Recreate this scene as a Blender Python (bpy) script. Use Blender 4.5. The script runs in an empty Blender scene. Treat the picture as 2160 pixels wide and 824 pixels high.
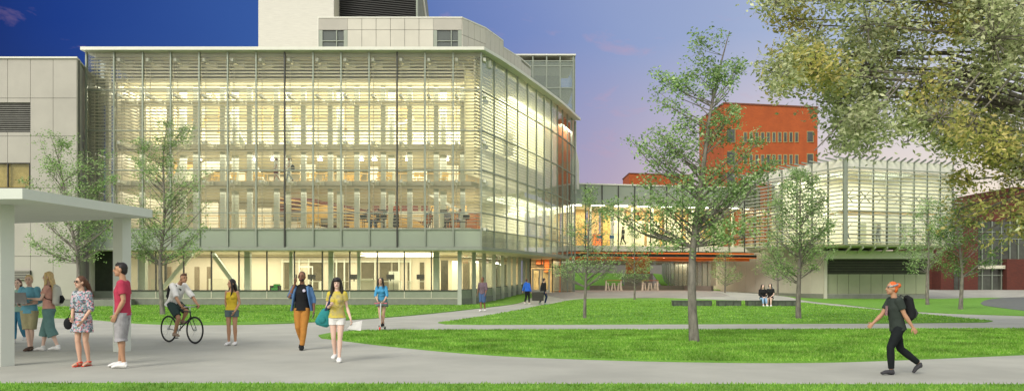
import bpy, bmesh, math, random
from mathutils import Vector, Matrix, noise
R = math.radians
sc = bpy.context.scene
col = sc.collection
F, HY, HC = 1800.0, 593.0, 1.55          # focal length, horizon row and eye height of the survey camera

def P(px, py, Y):                         # world point on the sight line at distance Y
    return Vector(((px-1080)*Y/F, Y, HC-(py-HY)*Y/F))
def X(px, Y): return (px-1080)*Y/F
def Z(py, Y): return HC-(py-HY)*Y/F

# ---------------------------------------------------------------- materials
MATS = {}
def nt(m):
    m.use_nodes = True
    n = m.node_tree
    return n, n.nodes['Principled BSDF']
def mat(name, c, rough=.7, metal=0, var=.12, vscale=3.0, bump=0, bscale=30.0, c2=None, spec=.4, stretch=None):
    if name in MATS: return MATS[name]
    m = bpy.data.materials.new(name); n, b = nt(m)
    b.inputs['Roughness'].default_value = rough
    b.inputs['Metallic'].default_value = metal
    b.inputs['Specular IOR Level'].default_value = spec
    tc = n.nodes.new('ShaderNodeTexCoord')
    src = tc.outputs['Object']
    if stretch:
        mp = n.nodes.new('ShaderNodeMapping'); mp.inputs['Scale'].default_value = stretch
        n.links.new(src, mp.inputs[0]); src = mp.outputs[0]
    t = n.nodes.new('ShaderNodeTexNoise'); t.inputs['Scale'].default_value = vscale
    t.inputs['Detail'].default_value = 5; t.inputs['Roughness'].default_value = .6
    n.links.new(src, t.inputs['Vector'])
    r = n.nodes.new('ShaderNodeValToRGB')
    a = c2 or tuple(v*(1-var) for v in c); z = c if c2 else tuple(min(1, v*(1+var)) for v in c)
    r.color_ramp.elements[0].position = .35; r.color_ramp.elements[1].position = .65
    r.color_ramp.elements[0].color = (*a, 1); r.color_ramp.elements[1].color = (*z, 1)
    n.links.new(t.outputs['Fac'], r.inputs[0]); n.links.new(r.outputs[0], b.inputs['Base Color'])
    if bump:
        t2 = n.nodes.new('ShaderNodeTexNoise'); t2.inputs['Scale'].default_value = bscale
        t2.inputs['Detail'].default_value = 4
        n.links.new(src, t2.inputs['Vector'])
        bp = n.nodes.new('ShaderNodeBump'); bp.inputs['Strength'].default_value = bump; bp.inputs['Distance'].default_value = .02
        n.links.new(t2.outputs['Fac'], bp.inputs['Height']); n.links.new(bp.outputs[0], b.inputs['Normal'])
    MATS[name] = m; return m
def emis(name, c, s):
    if name in MATS: return MATS[name]
    m = bpy.data.materials.new(name); n, b = nt(m)
    b.inputs['Base Color'].default_value = (*c, 1)
    b.inputs['Emission Color'].default_value = (*c, 1); b.inputs['Emission Strength'].default_value = s
    MATS[name] = m; return m
def glass(name, tint=(.86, .93, .87), refl=1.0, haze=0.0, hcol=(.7, .76, .68)):
    if name in MATS: return MATS[name]
    m = bpy.data.materials.new(name); m.use_nodes = True; n = m.node_tree; n.nodes.clear()
    o = n.nodes.new('ShaderNodeOutputMaterial'); tr = n.nodes.new('ShaderNodeBsdfTransparent'); tr.inputs[0].default_value = (*tint, 1)
    g = n.nodes.new('ShaderNodeBsdfGlossy'); g.inputs['Roughness'].default_value = .03; g.inputs[0].default_value = (.9, .95, .92, 1)
    fr = n.nodes.new('ShaderNodeFresnel'); fr.inputs[0].default_value = 1.45
    mu = n.nodes.new('ShaderNodeMath'); mu.operation = 'MULTIPLY'; mu.inputs[1].default_value = refl; mu.use_clamp = True
    n.links.new(fr.outputs[0], mu.inputs[0])
    mx = n.nodes.new('ShaderNodeMixShader'); n.links.new(mu.outputs[0], mx.inputs[0])
    n.links.new(tr.outputs[0], mx.inputs[1]); n.links.new(g.outputs[0], mx.inputs[2])
    if haze:                                # fritted / dusty layer on the pane
        d = n.nodes.new('ShaderNodeBsdfDiffuse'); d.inputs[0].default_value = (*hcol, 1)
        tl = n.nodes.new('ShaderNodeBsdfTranslucent'); tl.inputs[0].default_value = (*hcol, 1)
        ad = n.nodes.new('ShaderNodeMixShader'); ad.inputs[0].default_value = .4
        n.links.new(d.outputs[0], ad.inputs[1]); n.links.new(tl.outputs[0], ad.inputs[2])
        m2 = n.nodes.new('ShaderNodeMixShader'); m2.inputs[0].default_value = haze
        n.links.new(mx.outputs[0], m2.inputs[1]); n.links.new(ad.outputs[0], m2.inputs[2]); mx = m2
    n.links.new(mx.outputs[0], o.inputs[0]); MATS[name] = m; return m
def brick(name, c1, c2, mort, bw=.24, bh=.08, scale=1.0, axis='XZ'):
    if name in MATS: return MATS[name]
    m = bpy.data.materials.new(name); n, b = nt(m); b.inputs['Roughness'].default_value = .85
    tc = n.nodes.new('ShaderNodeTexCoord'); sp = n.nodes.new('ShaderNodeSeparateXYZ'); cb = n.nodes.new('ShaderNodeCombineXYZ')
    n.links.new(tc.outputs['Object'], sp.inputs[0])
    ad = n.nodes.new('ShaderNodeMath'); n.links.new(sp.outputs[0], ad.inputs[0]); n.links.new(sp.outputs[1], ad.inputs[1])
    n.links.new(ad.outputs[0], cb.inputs[0]); n.links.new(sp.outputs[2], cb.inputs[1])
    t = n.nodes.new('ShaderNodeTexBrick'); t.inputs['Color1'].default_value = (*c1, 1); t.inputs['Color2'].default_value = (*c2, 1)
    t.inputs['Mortar'].default_value = (*mort, 1); t.inputs['Scale'].default_value = scale
    t.inputs['Brick Width'].default_value = bw; t.inputs['Row Height'].default_value = bh; t.inputs['Mortar Size'].default_value = bh*.12
    n.links.new(cb.outputs[0], t.inputs['Vector'])
    no = n.nodes.new('ShaderNodeTexNoise'); no.inputs['Scale'].default_value = .5; no.inputs['Detail'].default_value = 6
    n.links.new(tc.outputs['Object'], no.inputs['Vector'])
    mr = n.nodes.new('ShaderNodeMapRange'); mr.inputs[3].default_value = .75; mr.inputs[4].default_value = 1.25
    n.links.new(no.outputs['Fac'], mr.inputs[0])
    mm = n.nodes.new('ShaderNodeVectorMath'); mm.operation = 'SCALE'
    n.links.new(t.outputs[0], mm.inputs[0]); n.links.new(mr.outputs[0], mm.inputs['Scale'])
    n.links.new(mm.outputs[0], b.inputs['Base Color']); MATS[name] = m; return m

# ---------------------------------------------------------------- mesh builder
class MB:
    def __init__(s): s.v = []; s.f = []
    def add(s, vs, fs):
        k = len(s.v); s.v += [Vector(v) for v in vs]; s.f += [tuple(k+i for i in f) for f in fs]; return s
    def box(s, x0, x1, y0, y1, z0, z1):
        return s.add([(x0,y0,z0),(x1,y0,z0),(x1,y1,z0),(x0,y1,z0),(x0,y0,z1),(x1,y0,z1),(x1,y1,z1),(x0,y1,z1)],
                     [(0,3,2,1),(4,5,6,7),(0,1,5,4),(1,2,6,5),(2,3,7,6),(3,0,4,7)])
    def prism(s, poly, z0, z1):              # poly: list of (x,y), counter clockwise from above
        a = sum(poly[i-1][0]*poly[i][1]-poly[i][0]*poly[i-1][1] for i in range(len(poly)))
        if a < 0: poly = poly[::-1]
        n = len(poly)
        return s.add([(x,y,z0) for x,y in poly]+[(x,y,z1) for x,y in poly],
                     [tuple(range(n))[::-1], tuple(range(n, 2*n))]+[(i,(i+1)%n,n+(i+1)%n,n+i) for i in range(n)])
    def wall(s, p, q, t, z0, z1):            # upright slab from p to q (x,y) of thickness t to its left side
        p = Vector(p[:2]); q = Vector(q[:2]); d = (q-p).normalized(); nn = Vector((-d.y, d.x))*t
        return s.prism([tuple(p), tuple(q), tuple(q+nn), tuple(p+nn)], z0, z1)
    def bar(s, p, q, w, h=None, up=(0,0,1)): # rectangular bar between two points
        h = h or w; p = Vector(p); q = Vector(q); d = (q-p).normalized(); up = Vector(up)
        if abs(d.dot(up)) > .99: up = Vector((0,1,0))
        a = d.cross(up).normalized()*w/2; b = a.cross(d).normalized()*h/2
        return s.add([p-a-b,p+a-b,p+a+b,p-a+b,q-a-b,q+a-b,q+a+b,q-a+b],
                     [(0,3,2,1),(4,5,6,7),(0,1,5,4),(1,2,6,5),(2,3,7,6),(3,0,4,7)])
    def tube(s, pts, rad, n=8, side=None, ratio=1.0, cap=True):
        pts = [Vector(p) for p in pts]
        if not isinstance(rad, (list, tuple)): rad = [rad]*len(pts)
        k = len(s.v); a0 = None
        for i, p in enumerate(pts):
            d = (pts[min(i+1,len(pts)-1)]-pts[max(i-1,0)])
            d = d.normalized() if d.length > 1e-9 else Vector((0,0,1))
            if side is not None: a = Vector(side)
            elif a0 is not None: a = a0
            else: a = Vector((1,0,0)) if abs(d.x) < .8 else Vector((0,1,0))
            a = (a-d*a.dot(d)).normalized(); a0 = a; b = d.cross(a)
            ra, rb = rad[i] if isinstance(rad[i], (list, tuple)) else (rad[i], rad[i]*ratio)
            for j in range(n):
                t = 2*math.pi*j/n; s.v.append(p+a*(ra*math.cos(t))+b*(rb*math.sin(t)))
        m = len(pts)
        for i in range(m-1):
            for j in range(n):
                s.f.append((k+i*n+j, k+i*n+(j+1)%n, k+(i+1)*n+(j+1)%n, k+(i+1)*n+j))
        if cap:
            s.f.append(tuple(k+j for j in range(n))[::-1]); s.f.append(tuple(k+(m-1)*n+j for j in range(n)))
        return s
    def ball(s, c, r, n=10, m=7, rot=None):  # ellipsoid
        r = r if isinstance(r, (list, tuple)) else (r, r, r); c = Vector(c); k = len(s.v)
        vs = [Vector((0,0,-r[2]))]
        for i in range(1, m):
            ph = math.pi*i/m
            for j in range(n):
                t = 2*math.pi*j/n; vs.append(Vector((r[0]*math.sin(ph)*math.cos(t), r[1]*math.sin(ph)*math.sin(t), -r[2]*math.cos(ph))))
        vs.append(Vector((0,0,r[2])))
        if rot is not None: vs = [rot @ v for v in vs]
        s.v += [v+c for v in vs]
        for j in range(n): s.f.append((k, k+1+(j+1)%n, k+1+j))
        for i in range(m-2):
            for j in range(n):
                a = k+1+i*n; s.f.append((a+j, a+(j+1)%n, a+n+(j+1)%n, a+n+j))
        l = k+1+(m-2)*n
        for j in range(n): s.f.append((l+j, l+(j+1)%n, k+len(vs)-1))
        return s
    def torus(s, c, ax, R_, r, n=28, m=6):
        ax = Vector(ax).normalized(); a = ax.orthogonal().normalized(); b = ax.cross(a); c = Vector(c)
        k = len(s.v)
        for i in range(n):
            t = 2*math.pi*i/n; d = a*math.cos(t)+b*math.sin(t)
            for j in range(m):
                u = 2*math.pi*j/m; s.v.append(c+d*(R_+r*math.cos(u))+ax*(r*math.sin(u)))
        for i in range(n):
            for j in range(m):
                s.f.append((k+i*m+j, k+((i+1)%n)*m+j, k+((i+1)%n)*m+(j+1)%m, k+i*m+(j+1)%m))
        return s
    def build(s, name, m, parent=None, smooth=False):
        off = Vector()
        q = parent
        while q is not None: off += q.location; q = q.parent
        org = Vector()
        me = bpy.data.meshes.new(name)
        if parent is None and s.v:           # a thing of one mesh has its origin at its base
            lo = Vector((min(v[i] for v in s.v) for i in range(3))); hi = Vector((max(v[i] for v in s.v) for i in range(3)))
            org = Vector(((lo.x+hi.x)/2, (lo.y+hi.y)/2, lo.z))
        me.from_pydata([v-off-org for v in s.v], [], s.f)
        if m: me.materials.append(m)
        if smooth: me.polygons.foreach_set('use_smooth', [True]*len(me.polygons))
        o = bpy.data.objects.new(name, me); o.location = org; col.objects.link(o); o.parent = parent
        return o
def tag(o, label=None, cat=None, group=None, kind=None):
    if label: o['label'] = label
    if cat: o['category'] = cat
    if group: o['group'] = group
    if kind: o['kind'] = kind
    return o
def thing(name, label, cat, loc=(0,0,0), group=None):
    o = bpy.data.objects.new(name, None); o.location = loc; col.objects.link(o); o.empty_display_size = .2
    return tag(o, label, cat, group)
def copy_tree(o, loc, rz=None, label=None):
    r = o.copy(); col.objects.link(r); r.location = loc
    if rz is not None: r.rotation_euler = (0,0,rz)
    if label: r['label'] = label
    for ch in list(o.children):
        c = ch.copy(); col.objects.link(c); c.parent = r
        for g in list(ch.children):
            d = g.copy(); col.objects.link(d); d.parent = c
    return r
ORD = ['first','second','third','fourth','fifth','sixth','seventh','eighth','ninth','tenth','eleventh','twelfth','thirteenth','fourteenth','fifteenth','sixteenth','seventeenth','eighteenth','nineteenth','twentieth']
def ss(t): t = max(0, min(1, t)); return t*t*(3-2*t)
def g(x, y):                                 # ground height: the plaza past the entrance lies a little higher
    return .62*ss((y-57)/17)*ss((x+10)/9)*(1-ss((x-19)/8)*(1-ss((y-84)/12)))
# ================================================================ camera, sky, sun
cam = bpy.data.objects.new('camera', bpy.data.cameras.new('camera')); col.objects.link(cam); sc.camera = cam
cam.location = (0, 0, HC); cam.rotation_euler = (R(90), 0, 0)
cam.data.sensor_width = 36; cam.data.lens = 36*F/2160; cam.data.shift_y = (HY-412)/2160; cam.data.clip_end = 5000; cam.data.clip_start = .1
w = bpy.data.worlds.new('World'); sc.world = w; w.use_nodes = True; n = w.node_tree; n.nodes.clear(); L = n.links.new
def N(t, **k):
    o = n.nodes.new(t)
    for a, b in k.items(): setattr(o, a, b)
    return o
out = N('ShaderNodeOutputWorld'); bg = N('ShaderNodeBackground'); bg2 = N('ShaderNodeBackground')
sky = N('ShaderNodeTexSky', sky_type='NISHITA'); sky.sun_disc = False; sky.sun_elevation = R(38); sky.sun_rotation = R(212)
sky.dust_density = 2; sky.ozone_density = 1.2
bg2.inputs[1].default_value = .14
nm = N('ShaderNodeMix', data_type='RGBA'); nm.inputs[0].default_value = .55; nm.inputs[7].default_value = (5.6,5.3,4.6,1); L(sky.outputs[0], nm.inputs[6]); L(nm.outputs[2], bg2.inputs[0])   # warm neutral mixed in so the sky fill is less blue
tc = N('ShaderNodeTexCoord'); sp = N('ShaderNodeSeparateXYZ'); L(tc.outputs['Generated'], sp.inputs[0])
def ramp(src, a, b, stops):
    mr = N('ShaderNodeMapRange'); mr.inputs[1].default_value = a; mr.inputs[2].default_value = b; L(src, mr.inputs[0])
    r = N('ShaderNodeValToRGB'); L(mr.outputs[0], r.inputs[0]); e = r.color_ramp.elements
    for i, (p, c) in enumerate(stops):
        q = e[i] if i < 2 else e.new(p)
        q.position = p; q.color = (*c, 1)
    return r.outputs[0]
def s2l(*c): return tuple(((v/255+.055)/1.055)**2.4 if v > 10 else v/255/12.92 for v in c)
# a noisy offset so that the bands of the dusk sky wander
nz = N('ShaderNodeTexNoise'); nz.inputs['Scale'].default_value = 3.2; nz.inputs['Detail'].default_value = 6
L(tc.outputs['Generated'], nz.inputs['Vector'])
def wob(src, amt):
    a = N('ShaderNodeMath', operation='SUBTRACT'); L(nz.outputs['Fac'], a.inputs[0]); a.inputs[1].default_value = .5
    b = N('ShaderNodeMath', operation='MULTIPLY_ADD'); L(a.outputs[0], b.inputs[0]); b.inputs[1].default_value = amt; L(src, b.inputs[2])
    return b.outputs[0]
xx = wob(sp.outputs[0], .12); zz = wob(sp.outputs[2], .10)
hi = ramp(xx, -.55, .55, [(0, s2l(20,34,88)), (.1, s2l(32,62,136)), (.3, s2l(62,98,168)), (.5, s2l(120,140,194)), (.72, s2l(160,175,210)), (1, s2l(196,206,226))])
lo = ramp(xx, -.55, .55, [(0, s2l(40,60,120)), (.3, s2l(70,100,165)), (.5, s2l(156,152,188)), (.6, s2l(190,170,188)), (.76, s2l(244,218,206)), (1, s2l(255,238,214))])
mr = N('ShaderNodeMapRange'); mr.inputs[1].default_value = .07; mr.inputs[2].default_value = .27; L(zz, mr.inputs[0])
mx = N('ShaderNodeMix', data_type='RGBA'); L(mr.outputs[0], mx.inputs[0]); L(lo, mx.inputs[6]); L(hi, mx.inputs[7])
# thin pink cirrus
mp = N('ShaderNodeMapping'); mp.inputs['Rotation'].default_value = (0, R(35), 0); mp.inputs['Scale'].default_value = (5, 4, 15)
L(tc.outputs['Generated'], mp.inputs[0])
cn = N('ShaderNodeTexNoise'); cn.inputs['Scale'].default_value = 1.7; cn.inputs['Detail'].default_value = 7; cn.inputs['Roughness'].default_value = .62; cn.inputs['Distortion'].default_value = .5
L(mp.outputs[0], cn.inputs['Vector'])
cr = N('ShaderNodeMapRange'); cr.inputs[1].default_value = .6; cr.inputs[2].default_value = .85; cr.inputs[4].default_value = .55; L(cn.outputs['Fac'], cr.inputs[0])
cm = N('ShaderNodeMix', data_type='RGBA'); L(cr.outputs[0], cm.inputs[0]); L(mx.outputs[2], cm.inputs[6]); cm.inputs[7].default_value = (*s2l(205,160,175), 1)
L(cm.outputs[2], bg.inputs[0]); bg.inputs[1].default_value = .66
# in front of the camera dusk has come; overhead and behind it the sky is still bright
fm = N('ShaderNodeMapRange'); fm.interpolation_type = 'SMOOTHSTEP'; fm.inputs[1].default_value = .42; fm.inputs[2].default_value = .1; L(sp.outputs[1], fm.inputs[0])
zm = N('ShaderNodeMapRange'); zm.interpolation_type = 'SMOOTHSTEP'; zm.inputs[1].default_value = .45; zm.inputs[2].default_value = .75; L(sp.outputs[2], zm.inputs[0])
ma = N('ShaderNodeMath', operation='MAXIMUM'); L(fm.outputs[0], ma.inputs[0]); L(zm.outputs[0], ma.inputs[1])
ms = N('ShaderNodeMixShader'); L(ma.outputs[0], ms.inputs[0]); L(bg.outputs[0], ms.inputs[1]); L(bg2.outputs[0], ms.inputs[2]); L(ms.outputs[0], out.inputs[0])
sl = bpy.data.lights.new('sun', 'SUN'); sl.energy = 1.4; sl.angle = R(24); sl.color = (1, .96, .88)
so = bpy.data.objects.new('sun', sl); col.objects.link(so)
# sun behind the camera, to its left
sd = Vector((-.42, -.68, .60)); so.rotation_euler = sd.to_track_quat('Z', 'Y').to_euler(); so.location = (-20, -20, 40)
vs = sc.view_settings; vs.view_transform = 'Standard'; vs.look = 'None'; vs.exposure = .6; vs.gamma = 1
sc.render.engine = 'CYCLES'; cy = sc.cycles
cy.use_denoising = True; cy.max_bounces = 7; cy.transparent_max_bounces = 40; cy.diffuse_bounces = 3; cy.glossy_bounces = 3
cy.caustics_reflective = False; cy.caustics_refractive = False; cy.sample_clamp_indirect = 6

# ================================================================ ground
M_path = mat('pale_concrete', (.385,.385,.335), .85, var=.11, vscale=.45, bump=.25, bscale=60)
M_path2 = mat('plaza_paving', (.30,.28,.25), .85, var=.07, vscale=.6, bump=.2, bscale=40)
M_dark = mat('dark_asphalt', (.13,.14,.13), .9, var=.1, vscale=2, bump=.3, bscale=80)
def grassmat():
    m = bpy.data.materials.new('lawn_grass'); n_, b = nt(m); b.inputs['Roughness'].default_value = .8; b.inputs['Specular IOR Level'].default_value = .15
    tc = n_.nodes.new('ShaderNodeTexCoord'); prev = None
    for s_, a, c, f in ((1.3, (.11,.28,.03), (.17,.37,.045), None), (14, (.08,.23,.02), (.24,.46,.07), .4), (70, (.06,.18,.015), (.28,.48,.11), .3)):
        t = n_.nodes.new('ShaderNodeTexNoise'); t.inputs['Scale'].default_value = s_; t.inputs['Detail'].default_value = 5; t.inputs['Roughness'].default_value = .7
        n_.links.new(tc.outputs['Object'], t.inputs['Vector'])
        r = n_.nodes.new('ShaderNodeValToRGB'); r.color_ramp.elements[0].position = .36; r.color_ramp.elements[1].position = .64
        r.color_ramp.elements[0].color = (*a,1); r.color_ramp.elements[1].color = (*c,1); n_.links.new(t.outputs['Fac'], r.inputs[0])
        if prev is None: prev = r.outputs[0]
        else:
            x = n_.nodes.new('ShaderNodeMix'); x.data_type = 'RGBA'; x.inputs[0].default_value = f
            n_.links.new(prev, x.inputs[6]); n_.links.new(r.outputs[0], x.inputs[7]); prev = x.outputs[2]
    n_.links.new(prev, b.inputs['Base Color'])
    bp = n_.nodes.new('ShaderNodeBump'); bp.inputs['Strength'].default_value = .6; bp.inputs['Distance'].default_value = .03
    n_.links.new(t.outputs['Fac'], bp.inputs['Height']); n_.links.new(bp.outputs[0], b.inputs['Normal'])
    MATS['grass'] = m; return m
M_grass = grassmat()
xs = [-900,-300,-120,-60]+[i*1.5 for i in range(-30, 41)]+[80,150,300,900]
ys = [-60,-10,5,15,30,45]+[50+i*1.5 for i in range(0, 50)]+[140,200,400,1500]
mb = MB(); nx = len(xs)
mb.v = [Vector((x, y, g(x, y))) for y in ys for x in xs]
mb.f = [(j*nx+i, j*nx+i+1, (j+1)*nx+i+1, (j+1)*nx+i) for j in range(len(ys)-1) for i in range(nx-1)]
gr = mb.build('ground', M_path, None, True); tag(gr, kind='structure')
def G(px, py):                               # survey point on the ground seen at a given direction
    Y = 2790/(py-593)
    for _ in range(30): Y = (HC-g((px-1080)*Y/F, Y))*F/(py-593)*.5+Y*.5
    return ((px-1080)*Y/F, Y)
def catmull(pts, k=5):
    o = []
    for i in range(len(pts)-1):
        p0 = Vector(pts[max(i-1,0)]); p1 = Vector(pts[i]); p2 = Vector(pts[i+1]); p3 = Vector(pts[min(i+2,len(pts)-1)])
        for j in range(k):
            t = j/k; o.append(tuple(.5*((2*p1)+(p2-p0)*t+(2*p0-5*p1+4*p2-p3)*t*t+(3*p1-p0-3*p2+p3)*t**3)))
    return o+[tuple(pts[-1])]
def sheet(name, poly, m, lift, hf=g, cut=1.5, skirt=.12, kind='structure', label=None, cat=None):
    bm = bmesh.new(); vs_ = [bm.verts.new((x, y, 0)) for x, y in poly]; bm.faces.new(vs_)
    x0, x1 = min(p[0] for p in poly), max(p[0] for p in poly); y0, y1 = min(p[1] for p in poly), max(p[1] for p in poly)
    for ax, a, b in ((0, x0, x1), (1, y0, y1)):
        k = max(1, int((b-a)/cut)); k = min(k, 50)
        for i in range(1, k):
            co = [0,0,0]; no = [0,0,0]; co[ax] = a+(b-a)*i/k; no[ax] = 1
            bmesh.ops.bisect_plane(bm, geom=bm.verts[:]+bm.edges[:]+bm.faces[:], plane_co=co, plane_no=no)
    bmesh.ops.triangulate(bm, faces=[f for f in bm.faces if len(f.verts) > 4])
    bmesh.ops.recalc_face_normals(bm, faces=bm.faces[:])
    for f in bm.faces:
        if f.normal.z < 0: f.normal_flip()
    ed = [e for e in bm.edges if e.is_boundary]
    for v in bm.verts: v.co.z = hf(v.co.x, v.co.y)+lift
    r = bmesh.ops.extrude_edge_only(bm, edges=ed)
    for v in r['geom']:
        if isinstance(v, bmesh.types.BMVert): v.co.z -= skirt
    me = bpy.data.meshes.new(name); bm.to_mesh(me); bm.free(); me.materials.append(m)
    o = bpy.data.objects.new(name, me); col.objects.link(o); tag(o, label, cat, kind=kind); return o
# front lawn: lens shaped strip between the two curved walks
topA = [(672,708),(700,703),(760,699),(900,697.5),(1200,697),(1600,696.5),(2000,695),(2300,694)]
botA = [(2300,742),(2160,748),(1900,759),(1700,764.5),(1440,763),(1160,755),(980,745),(820,730),(720,718),(678,713)]
front_poly = catmull([G(*p) for p in topA], 4)+catmull([G(*p) for p in botA], 4)
sheet('lawn', front_poly, M_grass, .035)
# middle lawn with the benches
mid = catmull([G(*p) for p in [(924,680.5),(960,676),(1020,667),(1090,655),(1150,643),(1200,633.5),(1245,629.5)]], 4)+[G(1400,628.5)]+[G(1700,638)]+[G(1800,649)]+[G(2094,677)]+[G(2080,679.5)]+[G(1900,681.5),G(1500,683),G(1200,684),G(1000,684.3),G(940,683.5)]
mid_poly = mid
sheet('lawn', mid, M_grass, .035)
# lawn along the main building
bl = catmull([G(*p) for p in [(1150,622.5),(1120,628),(1100,637),(1020,649),(920,660),(820,669),(720,675.5),(600,682),(450,685),(300,682.5),(180,673),(60,669),(-60,668)]], 4)
left_poly = bl+[(-40,56),(-3.3,55.3),(-1.4,62.2),(0.1,67.8),(1.3,72.0)]
sheet('lawn', left_poly, M_grass, .035)
# nearest strip at the bottom edge
near_poly = [(-14,7),(14,7),(14,12.5),(6,12.5),(0,12.55),(-6,12.65),(-14,12.5)]
sheet('lawn', near_poly, M_grass, .05)
# lawn along the wing and to the right
r3 = [G(1505,608.5),G(1600,614),G(1690,624.5),(28.2,76),(38,75.5),(44,80),(80,82),(80,60),(60,56)]+[G(2300,672),G(2160,666),G(2000,661),G(1880,654),G(1770,641),G(1690,632),G(1600,620),G(1540,613)]
right_poly = r3
sheet('lawn', r3, M_grass, .035)
dk = catmull([G(*p) for p in [(2068,640),(2085,632),(2130,627.5),(2220,626)]], 3)+catmull([G(*p) for p in [(2220,662),(2160,656),(2110,650),(2075,645)]], 3)
sheet('path', dk, M_dark, .05)
dk = [G(*p) for p in [(2095,625.6),(2230,624.5),(2230,621.5),(2095,623.5)]]
sheet('path', dk, M_path, .05)
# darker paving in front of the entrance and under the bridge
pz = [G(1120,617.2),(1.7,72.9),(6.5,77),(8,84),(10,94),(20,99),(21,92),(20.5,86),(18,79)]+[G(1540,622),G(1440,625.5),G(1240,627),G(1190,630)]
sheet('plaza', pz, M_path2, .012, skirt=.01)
# grass mounds behind the bridge
def hl(x, y): return .62+max(0, (y-93))*.145
sheet('lawn', [(6,93.2),(10.5,92.6),(14.2,94),(14.6,106),(5,107)], M_grass, .04, hl)
sheet('lawn', [(16.9,97),(19.6,94.5),(22.5,91.8),(23.5,101),(17.5,106)], M_grass, .04, hl)
# ================================================================ materials for the buildings
M_metal = mat('grey_green_metal', (.25,.28,.225), .45, .3, var=.05)
M_dmetal = mat('dark_mullion', (.05,.05,.045), .4, .3, var=.1)
M_white = mat('cream_metal', (.66,.66,.57), .5, var=.03)
M_slat = mat('cream_louvre', (.55,.52,.38), .5, var=.04)
M_panel = mat('warm_grey_panel', (.385,.37,.315), .6, var=.05, vscale=.7)
M_panel2 = mat('cream_penthouse_panel', (.50,.485,.405), .6, var=.05, vscale=.6)
M_tile = mat('ribbed_cream_tile', (.55,.54,.47), .6, var=.06, vscale=2.5, stretch=(.6,.6,7), bump=.5, bscale=3)
M_joint = mat('panel_joint', (.14,.14,.12), .8)
M_plinth = mat('green_grey_plinth', (.24,.27,.20), .5, var=.06)
M_base = mat('concrete_base', (.20,.21,.175), .8, var=.08, bump=.2)
M_black = mat('black_louvre', (.025,.025,.025), .5)
M_cream = mat('cream_interior_wall', (.76,.73,.60), .7, var=.06, vscale=.5)
M_floor = mat('interior_floor', (.45,.42,.30), .6, var=.06)
M_slab = mat('slab_edge', (.60,.57,.44), .6, var=.04)
M_col = mat('pale_green_column', (.52,.56,.47), .5, var=.04)
M_lcol = mat('cream_column', (.74,.74,.62), .5, var=.03)
M_terra = mat('terracotta_fin', (.34,.13,.05), .6, var=.2, vscale=2)
M_wood = mat('honey_wood', (.62,.40,.13), .5, var=.15, stretch=(1,1,6))
M_red = mat('dark_red_wood', (.13,.03,.018), .5, var=.25, vscale=3)
M_glass = glass('facade_glass', tint=(.975,.975,.955), haze=.035, refl=.45)
M_glass2 = glass('side_glass', tint=(.95,.97,.94), haze=.16, refl=.55, hcol=(.74,.76,.64))
M_glassg = glass('ground_floor_glass', tint=(.93,.95,.90), haze=.02, refl=.35)
M_frost = glass('frosted_spandrel', haze=.72, hcol=(.53,.59,.49))
M_tint = glass('grey_tinted_glass', tint=(.45,.5,.45), haze=.35, refl=1.6, hcol=(.42,.46,.42))
M_lamp = emis('lamp_lens', (1,.97,.88), 9)
M_orange = mat('orange_soffit', (.82,.19,.035), .5, var=.06)

YF = 54.0
M_roll = bpy.data.materials.new('roller_shade_cloth'); M_roll.use_nodes = True; n = M_roll.node_tree; n.nodes.clear()
o = n.nodes.new('ShaderNodeOutputMaterial'); a_ = n.nodes.new('ShaderNodeBsdfTranslucent'); b_ = n.nodes.new('ShaderNodeBsdfTransparent'); c_ = n.nodes.new('ShaderNodeMixShader')
a_.inputs[0].default_value = (.88,.87,.74,1); c_.inputs[0].default_value = .18; n.links.new(a_.outputs[0], c_.inputs[1]); n.links.new(b_.outputs[0], c_.inputs[2]); n.links.new(c_.outputs[0], o.inputs[0])
def fx(px): return X(px, YF)
bd = thing('glass_building', 'large lit academic building with louvred glass curtain wall and cream flat roof', 'building', (-12, 62, 0))
front_px = [183,241.5,302,361,421,481,541,601,661,720,779,838,897,956,1015]
front = [(fx(p), YF) for p in front_px]
side_px = [(1042.5,56.15),(1069,58.3),(1092,60.4),(1113,62.5),(1131.6,64.5),(1148,66.5),(1163,68.4),(1176,70.3),(1187,72.1),(1197,74),(1206,75.8),(1213,77.2)]
side = [(X(a, b), b) for a, b in side_px]
curve = [front[-1]]+side
def inset(pts, d):
    o = []
    for i, p in enumerate(pts):
        a = Vector(pts[max(i-1,0)]); b = Vector(pts[min(i+1,len(pts)-1)]); t = (b-a).normalized()
        o.append((p[0]-t.y*d, p[1]+t.x*d))
    return o
ZR, ZT, ZB = 16.02, 16.02, 3.70
TR = [13.62, 11.08, 8.58, 5.88, 4.84]     # transoms
# roof
rp = [(fx(180)-.1, 53.55), (fx(1015)+.2, 53.55)]+[(x+.5, y-.15) for x, y in side]+[(-27.0, 78)]
MB().prism(rp, 16.06, 16.26).build('roof_slab', M_white, bd)
MB().prism([(-26.6,54.5),(fx(1012),54.5)]+inset(curve, .9)[1:]+[(-26.6,77)], 15.86, 16.055).build('roof_soffit', M_slab, bd)
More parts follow.
